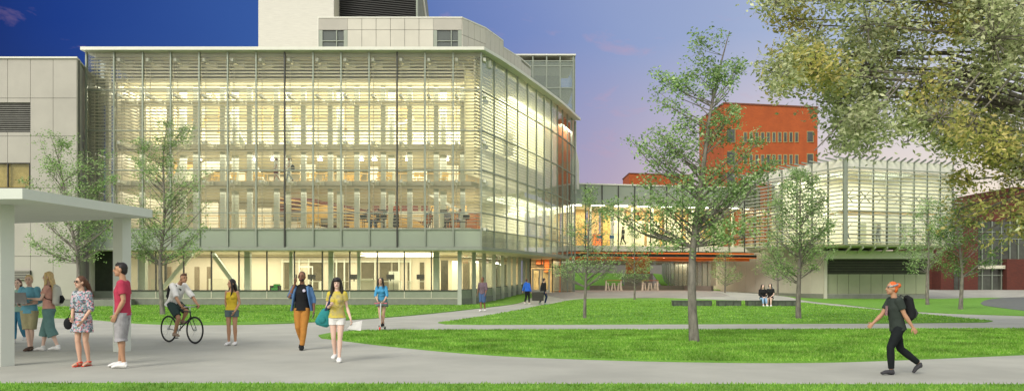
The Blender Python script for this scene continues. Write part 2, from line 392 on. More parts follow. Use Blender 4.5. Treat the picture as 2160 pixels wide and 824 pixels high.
# mullions, panes, louvre screens, front
for i, (x, y) in enumerate(front):
    MB().box(x-.045, x+.045, y-.12, y+.06, ZB, ZT).build('mullion', M_dmetal if i in (7, 11) else M_metal, bd)
slz = []
z = 15.75
while z > 8.25: slz.append((z, .085 if z > 14.6 else .06 if z > 10.4 else .036)); z -= .21
z = 7.5
while z > 5.15: slz.append((z, .024)); z -= .21
def levels():
    return [ZT]+TR+[ZB]
for i in range(len(front)-1):
    xa, xb = front[i][0]+.05, front[i+1][0]-.05
    MB().box(xa, xb, YF-.01, YF+.01, 4.87, ZT-.01).build('glass_pane', M_glass, bd)
    MB().box(xa, xb, YF-.01, YF+.01, ZB+.05, 4.80).build('spandrel_pane', M_frost, bd)
    m = MB()
    for zz_, h in slz: m.box(xa-.04, xb+.04, YF+.55, YF+.67, zz_-h/2, zz_+h/2)
    for q in (.06, .94): m.box(xa+(xb-xa)*q-.02, xa+(xb-xa)*q+.02, YF+.68, YF+.72, 5.1, 15.8)
    m.build('louvre_screen', M_slat, bd)
for zt in TR+[ZB+.02]:
    for i in range(len(front)-1):
        pass
for k, zt in enumerate(TR+[ZB+.02]):
    m = MB()
    m.box(front[0][0]-.05, front[-1][0], YF-.09, YF+.045, zt-.03, zt+.03)
    for a, b in zip(curve[:-1], curve[1:]):
        m.bar((a[0], a[1], zt), (b[0], b[1], zt), .12, .06)
    m.build('transom', M_metal, bd)
# left return of the skin
LX = front[0][0]
m = MB()
for y in (55.4, 57.2, 59.0, 61, 63, 65): m.box(LX-.04, LX+.04, y-.04, y+.04, ZB, ZT)
m.build('return_mullion', M_metal, bd)
MB().box(LX-.01, LX+.01, 54.1, 66, ZB, ZT-.02).build('return_pane', M_glass, bd)
m = MB()
for zz_, h in slz: m.box(LX+1.72, LX+1.84, 55.3, 64, zz_-h/2, zz_+h/2)
m.build('louvre_screen', M_slat, bd)
MB().box(fx(212)-.12, fx(212)+.12, 54.9, 55.2, 4.9, 16.0).build('corner_post', M_lcol, bd)
# side skin
for (x, y) in side:
    MB().box(x-.05, x+.05, y-.06, y+.06, ZB, ZT).build('mullion', M_metal, bd)
ins = inset(curve, .45)
for i, (a, b) in enumerate(zip(curve[:-1], curve[1:])):
    m = MB(); m.wall(a, b, .02, ZB+.05, ZT-.01)
    m.build('glass_pane', M_glass2 if i < 8 else M_glass, bd)
    pa, pb = ins[i], ins[i+1]
    m = MB()
    for zz_, h in slz:
        if i >= 8 and zz_ > 8.0: continue
        hh = h*1.25 if zz_ > 8 else h
        m.bar((pa[0], pa[1], zz_), (pb[0], pb[1], zz_), .11, hh)
    if m.v: m.build('louvre_screen', M_slat, bd)
# terracotta fins at the far end of the side face
for i in range(8, 12):
    a, b = Vector(ins[i]), Vector(ins[i+1])
    for q in (.12, .62):
        p = a.lerp(b, q)
        MB().box(p.x-.22, p.x+.12, p.y-.1, p.y+.1, 8.35, 15.8).build('terracotta_fin', M_terra, bd)
bk = inset(curve, 1.15)
m = MB()
for i in range(8, 12): m.wall(bk[i], bk[i+1], .2, 8.3, 15.9)
m.build('end_wall', M_terra, bd)
MB().box(side[-1][0]-.1, side[-1][0]+.12, 77.25, 77.5, 9.5, 16.05).build('end_post', M_white, bd)
MB().bar((side[-1][0]+.05, 77.4, 13.2), (side[-1][0]+.25, 77.4, 12.3), .22).bar((side[-1][0]+.25,77.4,12.3),(side[-1][0]+.28,77.4,9.9), .22).build('end_trim', M_white, bd)
# soffit band and fascia below the skin
sof = [(LX-.1, YF-.15), (front[-1][0]+.05, YF-.15)]+[(x+.15, y-.05) for x, y in side[:-2]]
gcpx = [(966,55.1),(996.5,57.4),(1018,59.6),(1039,61.9),(1057,64.1),(1071,66),(1082,67.6),(1093,69.0),(1103,70.4),(1111,71.6),(1118,72.7)]
gc = [(X(a, b), b) for a, b in gcpx]
MB().prism(sof+[(4.6,80),(-3,80),(-27,70)], 3.50, 3.66).build('soffit', M_slab, bd)
m = MB()
for a, b in zip(sof[:-1], sof[1:]): m.bar((a[0],a[1]-.03,3.60),(b[0],b[1]-.03,3.60), .08, .16)
m.build('fascia', M_metal, bd)
# floors
def slab_poly(d, fy): return [(-26.0, fy), (front[-1][0]-.7, fy)]+[p for p in inset(curve, d)[1:] if p[1] > fy+.4]+[(3,78),(-26,78)]
for ztop, th, fy in ((5.0,.34,55.3),(8.05,.32,55.5),(10.5,.34,56.2),(13.5,.16,56.6)):
    if ztop == 13.5:
        m = MB().box(-26, front[-1][0]-.8, fy, fy+1.3, ztop-th, ztop)
    else:
        m = MB().prism(slab_poly(1.2, fy), ztop-th, ztop)
    m.build('floor_slab', M_floor if th > .2 else M_slab, bd)
    m = MB().box(-26, front[-1][0]-.7, fy-.06, fy-.003, ztop-th+.06, ztop+.02)
    m.build('slab_edge', M_slab, bd)
    m = MB()
    for x, _ in front[1:]: m.box(x+.1, x+.28, YF+.1, fy-.07, ztop-.24, ztop-.06).box(x+.02, x+.4, fy-.32, fy-.07, ztop-.28, ztop-.02)
    m.build('bracket', M_lcol, bd)
m = MB()
for x, _ in front[1:]: m.box(x+.1, x+.28, YF+.1, 55.6, 15.5, 15.7).box(x+.02,x+.6,55.2,55.6,15.35,15.8)
m.build('roof_bracket', M_lcol, bd)
# ceiling and core walls
MB().prism([(-26,55.9),(front[-1][0]-.9,55.9)]+inset(curve,1.3)[2:]+[(3,78),(-26,78)], 14.65, 14.8).build('ceiling', M_cream, bd)
MB().box(-26, 1.0, 68, 68.3, 3.66, 14.65).build('back_wall', M_cream, bd)
MB().box(-26.15, -25.9, 56, 68, 3.66, 14.65).build('side_wall', M_cream, bd)
m = MB()
for i in range(0, 8): m.wall(bk[i], bk[i+1], .02, 8.4, 15.2)
m.build('roller_shade', M_roll, bd)
# columns: big ones every second bay, slim cream ones on every bay
for i in range(1, len(front)-1):
    x = front[i][0]+.42
    big = i % 2 == 0
    MB().box(x-.16, x+.16, 57.0, 57.3, 5.0, 14.65).build('column', M_col, bd)
    if big: MB().tube([(x+.35,58.6,3.6),(x+.35,58.6,14.65)], .24, 14).build('column', M_col, bd, True)
for p0, p1 in (((fx(385),59,14.6),(fx(300),59,8.1)),((fx(400),59,14.6),(fx(510),59,8.1))):
    MB().bar(p0, p1, .34).build('diagonal_brace', M_col, bd)
# interior partitions, railings, shelves seen through the louvres
random.seed(5)
for lv, (z0, z1) in enumerate(((5.0,7.6),(8.05,10.1),(10.5,14.6))):
    for k in range(9 if lv else 3):
        x = -24+k*2.75+random.uniform(-.5,.5); y = random.uniform(60, 66.5)
        hh = min(z1, z0+random.uniform(1.6, 3.2))
        MB().box(x, x+random.uniform(.5,1.6), y, y+.12, z0, hh).build('partition', random.choice([M_cream, M_slab, M_lcol, M_wood if lv != 2 else M_cream]), bd)
    m = MB(); yr = 59.2+lv*.8
    for k in range(30):
        x = -25+k*.78; m.box(x-.015, x+.015, yr, yr+.03, z0, z0+1.05)
    m.box(-25, -2.6, yr-.01, yr+.04, z0+1.05, z0+1.1); m.box(-25,-2.6, yr, yr+.03, z0+.55, z0+.58)
    m.build('railing', M_lcol if lv == 2 else M_wood, bd)
m = MB()                                   # hanging rods in the upper hall
for k in range(26):
    x = -25+k*.9+random.uniform(-.3,.3); y = random.uniform(58.5, 66); zz_ = random.uniform(11.6, 13); m.box(x-.02, x+.02, y, y+.04, zz_, 14.6); m.box(x-.09,x+.09,y-.07,y+.11,zz_-.2,zz_)
m.build('hanging_rod', M_wood, bd)
for k in range(7):
    m = MB().box(-24+k*3.1, -22.6+k*3.1, 60+k%3, 60.12+k%3, 13.9, 14.1); m.build('ceiling_beam', M_wood, bd)
MB().bar((-24,60,8.3),(-19.5,60,10.4),.9,.16,up=(0,1,0)).build('stair_flight', M_lcol, bd)
MB().bar((-13,61,10.6),(-7,61,13.2),.2,.16,up=(0,1,0)).build('stair_flight', M_lcol, bd)
MB().bar((-5.8,58.5,7.6),(-2.9,58.5,6.0),.2,.12,up=(0,1,0)).build('stair_rail', M_lcol, bd)
MB().box(fx(922), fx(1006), 59.5, 59.7, 5.0, 6.35).build('low_partition', mat('rust_panel',(.46,.15,.045),.5,var=.1), bd)
MB().box(fx(690), fx(900), 63, 63.3, 6.45, 6.7).build('gallery_edge', M_slab, bd)
for k in range(10):
    x = fx(735)+k*.72
    MB().box(x, x+.5, 63.3, 63.4, 6.72, 7.15).build('gallery_seat', M_red if k < 6 else M_wood, bd)
# tiered wooden seating seen on the second level
xl, xr = -16.6, -6.6
m = MB()
for k in range(6): m.bar((xl+k*.3, 60.0+k*.02, 7.45-k*.36),(xr+.0+k*.12, 60.0+k*.02, 5.75-k*.10-(.0)), .09, .10, up=(0,1,0))
m.build('seating_rail', M_wood, bd)
m = MB()
m.add([(xl,60.2,6.2),(xl,60.2,7.5),(xl+2.2,60.2,7.45),(xr+.6,60.2,5.7),(xr+.6,60.2,5.02),(xl+5,60.2,5.02),(xl+2.4,60.2,5.6),
       (xl,60.4,6.2),(xl,60.4,7.5),(xl+2.2,60.4,7.45),(xr+.6,60.4,5.7),(xr+.6,60.4,5.02),(xl+5,60.4,5.02),(xl+2.4,60.4,5.6)],
      [(0,6,5,4,3,2,1),(7,8,9,10,11,12,13)]+[(i,(i+1)%7,7+(i+1)%7,7+i) for i in range(7)])
m.build('tiered_seating', M_red, bd)
MB().box(xl+1.9,xl+3.8,59.8,60.1,5.95,6.8).box(xl+5.2,xl+7.6,59.8,60.1,5.1,5.75).build('seating_front', M_wood, bd)
MB().box(xl-.1,xl+1.9,59.6,60,5.75,6.25).box(xl+2,xl+4.4,59.6,60,5.6,5.9).box(xl+1.6,xl+4.6,59.6,60,5.02,5.3).build('seating_base', M_base, bd)
# ------------------------------------------------ ground floor
YG = 55.1
def gx(p): return X(p, YG)
gpx = [270,329,387.5,446,504,563,621,680,738,796,853,910,966]
GSILL, GHEAD = .97, 3.5
MB().box(gx(188), gx(966), YG, YG+.12, .47, GSILL-.04).build('plinth', M_plinth, bd)
MB().box(gx(188), gx(966)+.02, YG-.05, YG+.14, 0-.1, .44).build('base_course', M_base, bd)
MB().box(gx(188), gx(966)+.02, YG-.07, YG+.12, .44, .47).build('base_trim', M_slab, bd)
for a, b in zip(gpx[:-1], gpx[1:]):
    wd = MB().box(gx(a)-.035, gx(a)+.035, YG-.06, YG+.08, GSILL-.04, GHEAD).box(gx(a)+.036, gx(b)-.036, YG-.05, YG+.06, GSILL-.04, GSILL+.03).box(gx(a)+.036, gx(b)-.036, YG-.05, YG+.06, 3.08, 3.12).build('window', M_dmetal, bd)
    MB().box(gx(a)+.04, gx(b)-.04, YG-.005, YG+.005, GSILL+.035, 3.075).build('pane', M_glassg, wd)
    MB().box(gx(a)+.04, gx(b)-.04, YG-.005, YG+.005, 3.125, GHEAD-.01).build('transom_pane', M_glassg, wd)
    MB().box(gx(a)-.02, gx(a)+.02, YG-.03, YG-.002, .475, GSILL-.05).build('plinth_joint', M_slab, bd)
for a, b in zip(gc[:-1], gc[1:]):
    zb = g(b[0], b[1]); zs = GSILL+.02
    MB().box(a[0]-.02, a[0]+.24, a[1]-.14, a[1]+.14, .0, GHEAD).build('facade_fin', mat('pale_fin',(.40,.42,.36),.5,var=.04), bd)
    MB().wall(a, b, .12, 0, zs+zb*.5).build('plinth', M_plinth, bd)
    MB().wall((a[0]+.05,a[1]-.03), (b[0]+.05,b[1]-.03), .05, 0, .44+zb*.7).build('base_course', M_base, bd)
    wd = MB().box(b[0]-.03,b[0]+.03,b[1]-.03,b[1]+.03,zs+zb*.5,3.49).wall(a, b, .06, 3.08, 3.12).wall(a, b, .06, zs+zb*.5, zs+zb*.5+.05).build('window', M_dmetal, bd)
    MB().wall(a, b, .01, zs+zb*.5+.055, 3.07).build('pane', M_glassg, wd)
    MB().wall(a, b, .01, 3.13, 3.49).build('transom_pane', M_glassg, wd)
MB().box(gx(188), gx(192), YG, 62, 0, 3.5).build('side_wall', M_cream, bd)
MB().box(gx(192)+.01, gx(240), YG+.5, YG+.6, 0, 3.5).build('dark_recess_wall', mat('dark_recess_green',(.045,.055,.035),.25), bd)  # the recess's shade is put into this dark wall colour
MB().box(gx(236), gx(270), YG+.2, YG+.32, 0.44, 3.5).build('grey_wall_panel', M_slab, bd)
M_peach = mat('peach_interior_wall', (.74,.66,.52), .7, var=.04, vscale=.4)
MB().prism([(gx(188),62.6),(-5.6,62.6),(-3.4,66),(-1.9,70),(.6,75.6),(.4,75.7),(-2.1,70),(-3.7,66.1),(-5.8,62.9),(gx(188),62.9)], 0.0, 3.5).build('ground_back_wall', M_peach, bd)
MB().prism([(gx(188),YG+.15),(gx(966)-.05,YG+.15)]+inset(gc,.2)[1:]+[(-2,75),(gx(188),75)], .70, .82).build('ground_floor_slab', M_floor, bd)
for pxx, ww in ((283,.45),(510,.38),(690,.32),(917,.40),(750,.2),(604,.2)):
    MB().box(gx(pxx)-ww/2, gx(pxx)+ww/2, 56.2, 56.2+ww, .82, 3.5).build('column', M_col, bd)
for p0, p1 in (((gx(385),57,3.5),(gx(312),57,.85)),((gx(425),57,3.5),(gx(487),57,.85))):
    MB().bar(p0, p1, .26).build('diagonal_brace', M_col, bd)
MB().box(gx(308), gx(313), 58, 58.1, .82, 3.4).build('dark_post', M_dmetal, bd)
for pxx, w_ in ((352,9),(410,10),(436,8)):
    MB().box(X(pxx,61), X(pxx+w_,61), 61, 61.1, .9, 2.6).build('slatted_screen', mat('brown_screen',(.22,.17,.11),.6), bd)
m = MB()
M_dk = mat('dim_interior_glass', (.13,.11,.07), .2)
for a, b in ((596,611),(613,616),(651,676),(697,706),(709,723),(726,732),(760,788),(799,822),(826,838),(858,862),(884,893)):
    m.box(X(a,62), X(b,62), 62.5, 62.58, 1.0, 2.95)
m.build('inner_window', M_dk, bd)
m = MB()
for a in (592,612,616,628,648,694,707,724,757,789,840,864):
    m.box(X(a,62)-.05, X(a,62)+.05, 62.4, 62.49, .82, 3.2)
m.box(X(592,62), X(866,62), 62.42, 62.48, 2.95, 3.05)
m.build('inner_frame', M_lcol, bd)
d = MB().box(X(628,61), X(630,61), 61.4, 61.5, .82, 2.55).box(X(655,61), X(657,61), 61.4, 61.5, .82, 2.55).box(X(628,61), X(657,61), 61.4, 61.5, 2.55, 2.65).build('inner_door_frame', M_lcol, bd)
for a, b, h in ((318,335,1.5),(360,384,1.5),(440,470,1.55),(470,482,1.5)):
    MB().box(X(a,60), X(b,60), 60, 60.3, .82, .82+h*.6).build('low_cabinet', M_slab, bd)
MB().box(gx(738), gx(905), 58.4, 62, 3.30, 3.36).build('bright_ceiling', emis('luminous_ceiling', (1,.95,.83), 1.6), bd)
# back offices on the curved side
for k, (a, b) in enumerate(zip(gc[1:-1], gc[2:])):
    ia = Vector(a)+Vector((-2.2,.9)); 
    m = MB().box(ia.x, ia.x+.5, ia.y, ia.y+.1, .82, 3.0); m.build('inner_frame', M_lcol if k % 2 else M_dk, bd)
# entrance
EY = 73.0; e0 = X(1118, EY); e1 = X(1166, EY)
ge = .6
MB().box(e0, e1, EY-.02, EY+.1, 2.95, 3.02).box(e0-.3, e1+.9, EY-.9, EY-.84, 2.74, 2.82).box(e0, e0+.09, EY-.02, EY+.1, ge, 3.5).box(e1-.09, e1, EY-.02, EY+.1, ge, 3.5).box((e0+e1)/2-.04, (e0+e1)/2+.04, EY-.02, EY+.1, 3.02, 3.5).build('entrance_frame', M_dmetal, bd)
for a, b in ((X(1122,EY), X(1140,EY)), (X(1142,EY), X(1160,EY))):
    d = MB().box(a, a+.13, EY, EY+.07, ge, 2.62).box(b-.13, b, EY, EY+.07, ge, 2.62).box(a+.13, b-.13, EY, EY+.07, 2.5, 2.62).box(a+.13, b-.13, EY, EY+.07, ge, ge+.25).build('entrance_door', M_white, bd)
    MB().box(a+.131, b-.131, EY+.03, EY+.04, ge+.251, 2.499).build('door_pane', M_glassg, d)
    MB().box(b-.18, b-.15, EY-.08, EY-.05, 1.3, 1.9).build('door_handle', M_dmetal, d)
MB().box(e0, e1, EY+.03, EY+.05, 3.03, 3.49).box(e0+.1,e1-.1,EY+.03,EY+.05,2.64,2.94).build('transom_pane', M_glass, bd)
MB().box(e0-.5, e1+1.5, EY+3, EY+3.2, ge, 3.5).build('lobby_wall', mat('amber_lobby',(.50,.40,.24),.6,var=.3,vscale=1.2), bd)
MB().box(e1-.6, e1-.2, EY+2.6, EY+2.9, 2.4, 3.5).box(e1+.6,e1+.75,EY+1.4,EY+1.5,ge,3.5).box(e0+.6,e0+1.2,EY+2.6,EY+2.8,3.0,3.45).build('orange_reflection_piece', M_orange, bd)  # orange blocks put in for the orange reflections in the glass
rw = [(e1, EY), (X(1183,74.5), 74.5), (X(1197,75.8), 75.8), (X(1211,77.2), 77.2)]
for a, b in zip(rw[:-1], rw[1:]):
    MB().box(b[0]-.05, b[0]+.05, b[1]-.05, b[1]+.05, ge, 3.5).build('mullion', M_metal, bd)
    MB().wall(a, b, .01, ge+.15, 3.5).build('glass_pane', M_glass2, bd)
MB().wall((e1+.2,EY+1.2), (5.6,78.6), .1, ge, 3.5).build('inner_partition', mat('tan_inner_wall',(.42,.34,.20),.6,var=.2,vscale=1.5), bd)
MB().box(X(1209,77.6)-.13, X(1209,77.6)+.13, 77.3, 77.6, ge, 3.7).build('corner_column', M_lcol, bd)
# ------------------------------------------------ penthouse band
PB = 58.0
pts = [(X(672,PB),PB),(X(975,PB),PB),(X(1025,60.4),60.4),(X(1062,63.6),63.6)]
def panels(p, q, n, z0, z1, name='penthouse_wall', m_=M_panel2, zsplit=None):
    p = Vector(p); q = Vector(q); mm = MB()
    for i in range(n):
        a = p.lerp(q, i/n); b = p.lerp(q, (i+1)/n); d = (b-a).normalized()*.014
        zz = [z0]+(zsplit or [])+[z1]
        for u, v in zip(zz[:-1], zz[1:]): mm.wall(a+d, b-d, .08, u+.014, v-.014)
    mm.build(name, m_, bd)
    d = (q-p).normalized(); nn = Vector((-d.y, d.x))*.05
    MB().wall(p+nn, q+nn, .1, z0, z1-.02).build('panel_joint_backing', M_joint, bd)
zt_ = 19.42
panels((X(733,PB),PB),(X(914,PB),PB), 6, 16.25, zt_, zsplit=[18.62])
for a, b in ((672,733),(914,974)):
    MB().box(X(a,PB), X(b,PB), PB, PB+.1, 18.62, zt_).build('penthouse_wall', M_panel, bd)
    wd = MB().box(X(a,PB), X(a+8,PB), PB+.02, PB+.12, 16.25, 18.6).box(X(b-8,PB), X(b,PB), PB+.02, PB+.12, 16.25, 18.6).box(X(a+8,PB), X(b-8,PB), PB+.02, PB+.1, 17.85, 17.9).box(X(a+38,PB)-.03, X(a+38,PB)+.03, PB+.0, PB+.1, 16.25, 18.6).build('penthouse_window', M_metal, bd)
    MB().box(X(a+8,PB), X(b-8,PB), PB+.11, PB+.13, 16.25, 18.6).build('pane', M_tint, wd)
    m = MB()
    for k in range(10): m.box(X(a+8,PB)+.02, X(b-8,PB)-.02, PB+.2, PB+.3, 17.95+k*.065, 17.98+k*.065)
    m.box(X(a+8,PB), X(b-8,PB), PB+.5, PB+.55, 16.25, 18.6)
    m.build('blind', M_base, wd)
panels(pts[1], pts[2], 4, 16.25, zt_, zsplit=[18.3]); panels(pts[2], pts[3], 4, 16.25, zt_, zsplit=[18.0])
pe = (X(1100,66.9),66.9); pe2 = (X(1120,69.5),69.5)
panels(pts[3], pe, 5, 16.25, 18.95, zsplit=[17.7]); panels(pe, pe2, 3, 16.25, 18.75)
MB().prism([(p[0]-.0,p[1]-.04) for p in pts]+[(pts[3][0],75),(pts[0][0],75)], zt_, zt_+.08).build('penthouse_roof', M_white, bd)
MB().prism([(pts[3][0]+.01,63.6),pe,pe2,(pe2[0],75),(pts[3][0]+.01,75)], 18.96, 19.03).build('penthouse_roof', M_white, bd)
MB().box(X(672,PB)-.06, X(672,PB)-.003, PB-.02, 64, 16.25, zt_+.08).build('penthouse_side', M_white, bd)
# tall tiled block
MB().box(X(545,62), X(704,62), 62, 74, 16.2, 31).build('tiled_tower', M_tile, bd)
MB().box(X(704,62)+.003, X(712,64), 62.2, 64, 16.2, 31).build('tower_edge', M_slab, bd)
x0, x1 = X(712,64), X(878,64)
mm = MB()
k = 0; z = 20.2
while z < 29.5:
    mm.bar((x0, 64.0, z+.55), (x1, 64.0, z), .16, .05); z += .165
mm.build('vent_louvre', M_dmetal, bd)
MB().box(x0-.05, x1, 64.3, 72, 16.2, 30).build('vent_box', M_black, bd)
MB().add([(x0-.1,63.9,16.3),(x1,63.9,16.3),(x1,63.9,20.25),(x0-.1,63.9,20.85),(x0-.1,64.2,16.3),(x1,64.2,16.3),(x1,64.2,20.25),(x0-.1,64.2,20.85)],
         [(0,1,2,3),(7,6,5,4),(0,4,5,1),(1,5,6,2),(2,6,7,3),(3,7,4,0)]).build('vent_sill', M_panel, bd)
MB().box(x1, x1+.12, 63.85, 64.3, 16.3, 30).build('vent_frame', M_metal, bd)
MB().add([(x1+.12,64.3,20),(x1+.75,66,19.9),(x1+.12,64.3,25.5),(x1+.12,70,20),(x1+.12,70,25.5),(x1+.75,70,19.9)],
         [(0,1,2),(1,5,4,2),(3,4,5),(0,3,5,1),(0,2,4,3)]).build('vent_side', M_base, bd)
MB().bar((x1+.15,64.2,25.5),(x1+.80,66,19.9),.09).build('vent_side_trim', M_white, bd)
# glass stair box behind, right
GB = 82.0
b0, b1 = X(1085,GB), X(1211,GB)
fr = MB()
for p in (1085,1124,1153,1181.5,1209): fr.box(X(p,GB)-.06, X(p,GB)+.06, GB-.08, GB+.08, 11, Z(118,GB))
for py in (129,139.5,186): fr.box(b0, b1, GB-.07, GB+.07, Z(py,GB)-.05, Z(py,GB)+.05)
fr.box(b1-.18,b1+.12,GB+.1,GB+.3,11,Z(118,GB)); fr.build('glass_box_frame', M_metal, bd)
MB().box(b0, b1+.15, GB-.2, GB+8, Z(118,GB), Z(115,GB)).build('glass_box_roof', M_white, bd)
MB().box(b0, b1-.02, GB-.01, GB+.01, 11, Z(129,GB)).build('glass_pane', glass('box_glass', haze=.25, refl=1.5, hcol=(.5,.55,.5)), bd)
MB().box(b1-.01, b1+.01, GB+.4, GB+8, 11, Z(129,GB)).build('glass_pane', M_glass, bd)
MB().box(b0, b1-1.2, GB+3, GB+3.2, 11, 22).build('glass_box_core', mat('pinkish_core',(.42,.38,.31),.6,var=.08,vscale=.5), bd)
MB().box(b0, b1-.1, GB+.3, GB+7, Z(129,GB), Z(127,GB)).box(b0,b1-.1,GB+.3,GB+7,Z(188,GB),Z(184,GB)).build('floor_slab', M_slab, bd)

# ================================================================ left panel building
lb = thing('panel_building', 'warm grey panel clad building at the left edge with a black louvred vent', 'building', (-32, 60, 0))
LY = 52.0
def lx(p): return X(p, LY)
zj = [0.45, Z(540,LY), Z(396,LY), Z(287,LY), Z(207,LY), Z(124,LY)]
m = MB()
xl_ = [-180,-130,-80,-32,16,64,112,162]
holes = [(-80,64,216,279),(-80,62,343,394)]
xs_ = [lx(p) for p in xl_]
for i in range(len(xs_)-1):
    for j in range(len(zj)-1):
        x0,x1,z0,z1 = xs_[i]+.012, xs_[i+1]-.012, zj[j]+.012, zj[j+1]-.012
        mid_ = (xl_[i]+xl_[i+1])/2
        if mid_ < 62 and j == 3:
            m.box(x0,x1,LY,LY+.08,Z(216,LY),z1); m.box(x0,x1,LY,LY+.08,z0,Z(279,LY)); continue
        if mid_ < 62 and j == 2:
            m.box(x0,x1,LY,LY+.08,Z(343,LY),z1); continue
        m.box(x0,x1,LY,LY+.08,z0,z1)
m.build('wall_panel', M_panel, lb)
MB().box(xs_[0], xs_[-1], LY+.3, LY+.4, .45, zj[-1]-.03).build('panel_backing', M_joint, lb)
m = MB()
for k in range(14): m.box(xs_[0], lx(64), LY+.1, LY+.28, Z(279,LY)+.06+k*.13, Z(279,LY)+.12+k*.13)
m.build('vent_louvre', mat('grey_slat',(.16,.16,.14),.5), lb)
wd = MB().box(xs_[0], lx(62), LY+.02, LY+.1, Z(345,LY), Z(343,LY)).box(lx(16)-.03, lx(16)+.03, LY+.0, LY+.1, Z(394,LY), Z(345,LY)).box(lx(61), lx(62.5), LY, LY+.1, Z(394,LY), Z(345,LY)).build('window', M_dmetal, lb)
MB().box(xs_[0], lx(61), LY+.1, LY+.12, Z(394,LY), Z(345,LY)).build('pane', M_glassg, wd)
MB().box(xs_[0], lx(62), LY+.25, LY+.29, Z(394,LY), Z(343,LY)).build('lit_room_wall', mat('tan_room', (.50,.36,.14), .7, var=.2, vscale=2), wd)
MB().box(lx(30), lx(66), LY-.12, LY-.003, Z(590,LY), Z(570,LY)).build('lower_vent', M_black, lb)
m = MB()
for k in range(6): m.box(lx(30), lx(66), LY-.17, LY-.125, Z(590,LY)+.03+k*.1, Z(590,LY)+.07+k*.1)
m.build('lower_vent_slat', M_panel, lb)
# receding side and roof trim
sx0, sx1 = lx(162)+.02, X(182,55.5)
MB().wall((sx0,LY+.05), (sx1,55.5), .1, .45, zj[-1]-.02).build('return_wall', M_panel, lb)
MB().prism([(xs_[0],LY-.1),(sx0+.05,LY-.1),(sx1+.15,55.6),(sx1,66),(xs_[0],66)], zj[-1], zj[-1]+.1).build('roof_trim', M_white, lb)
MB().box(xs_[0], lx(240), LY-.1, LY+2.9, 0-.1, .44).build('base_course', M_base, lb)
MB().box(sx1-1.6, X(214,58), 57.9, 58.4, 0, 14.6).build('infill_wall', M_panel, lb)
MB().box(sx1+.05, X(214,58), 57.85, 58.4, 14.61, Z(115,58)).build('infill_wall', mat('pale_blue_panel',(.50,.56,.56),.5), lb)
# ================================================================ bridge
br = thing('glass_bridge', 'glazed footbridge wing with orange soffit linking the two buildings', 'bridge', (13, 80, 0))
BA = (X(1200,78), 78.0); BB = (X(1602,82), 82.0)
A = Vector(BA); B_ = Vector(BB); dd = (B_-A).normalized(); nn = Vector((-dd.y, dd.x))
def bp(t, off=0): q = A.lerp(B_, t)+nn*off; return (q.x, q.y)
ZBT, ZBF = 10.42, 4.95
MB().prism([bp(0,-.1), bp(1,-.1), bp(1,9), bp(0,9)], ZBT, ZBT+.12).build('roof_slab', M_white, br)
MB().prism([bp(0,-.05), bp(1,-.05), bp(1,9), bp(0,9)], 4.35, ZBF-.1).build('floor_slab', M_slab, br)
MB().prism([bp(0,.2), bp(.99,.2), bp(.99,13), bp(0,13)], 3.75, 3.83).build('orange_soffit', M_orange, br)
MB().prism([bp(0,-.02), bp(.97,-.02), bp(.97,.19), bp(0,.19)], 4.12, 4.24).build('orange_trim', M_orange, br)
MB().prism([bp(0,.2), bp(.99,.2), bp(.99,.6), bp(0,.6)], 3.85, 4.07).build('gap_shade_bar', M_black, br)  # solid black bar, the gap's shade put in as colour
nb = 12
for i in range(nb+1):
    q = bp(i/nb)
    MB().box(q[0]-.05, q[0]+.05, q[1]-.08, q[1]+.05, 4.35, ZBT).build('mullion', M_dmetal if i else M_metal, br)
for i in range(nb):
    a, b = bp(i/nb), bp((i+1)/nb)
    MB().wall(a, b, .02, 8.62, ZBT-.01).build('frosted_pane', M_frost, br)
    MB().wall(a, b, .02, ZBF-.05, 8.58).build('glass_pane', M_glassg, br)
MB().wall(bp(0,-.04), bp(1,-.04), .1, 8.585, 8.615).build('transom', M_metal, br)
MB().wall(bp(0,.3), bp(1,.3), .06, 5.9, 5.95).build('handrail', M_lcol, br)
MB().prism([bp(0,.3), bp(1,.3), bp(1,8.8), bp(0,8.8)], 8.75, 8.85).build('ceiling', M_lcol, br)
for i in range(14):
    t = i/14; M_ = [M_wood, mat('orange_tan_wall',(.66,.42,.20),.6,var=.1), mat('amber_wall',(.70,.48,.2),.6,var=.1), M_cream][(i*7) % 4]
    if t > .6: M_ = [mat('amber_wall',(.70,.48,.2),.6), M_cream][i % 2]
    MB().wall(bp(t, 7.2), bp(t+1/14-.012, 7.2), .1, 4.95, 8.74).build('inner_wall_panel', M_, br)
for i in range(9):
    MB().box(*sum(((bp(.04+i*.11,2.5)[0]-.1, bp(.04+i*.11,2.5)[0]+.1),(bp(.04+i*.11,2.5)[1], bp(.04+i*.11,2.5)[1]+.2)),()), 4.95, 8.74).build('column', M_lcol, br)
random.seed(8)
for i in range(9):
    t = .03+i*.1; q = bp(t, 4.5+i % 3); h = random.choice([1.3, 2.2, 1.0, 2.6])
    MB().box(q[0], q[0]+random.uniform(.8,1.6), q[1], q[1]+.3, 4.95, 4.95+h).build('bookcase', random.choice([M_wood, M_orange, M_wood, M_cream]) if t < .4 else M_cream, br)
for i in range(8):                              # ceiling light bars
    q = bp(.02+i*.12, 1.6)
    MB().box(q[0], q[0]+1.25, q[1], q[1]+.16, 8.62, 8.7).build('light_bar', M_lamp, br)
for i in range(12):
    q = bp(.02+i*.082, 1.2+(i % 2)*3)
    MB().box(q[0]-.09, q[0]+.09, q[1]-.05, q[1]+.05, 3.68, 3.748).build('downlight', M_lamp, br)
MB().prism([bp(0,.9), bp(.97,.9), bp(.97,1.1), bp(0,1.1)], 3.5, 3.74).build('orange_beam', M_orange, br)
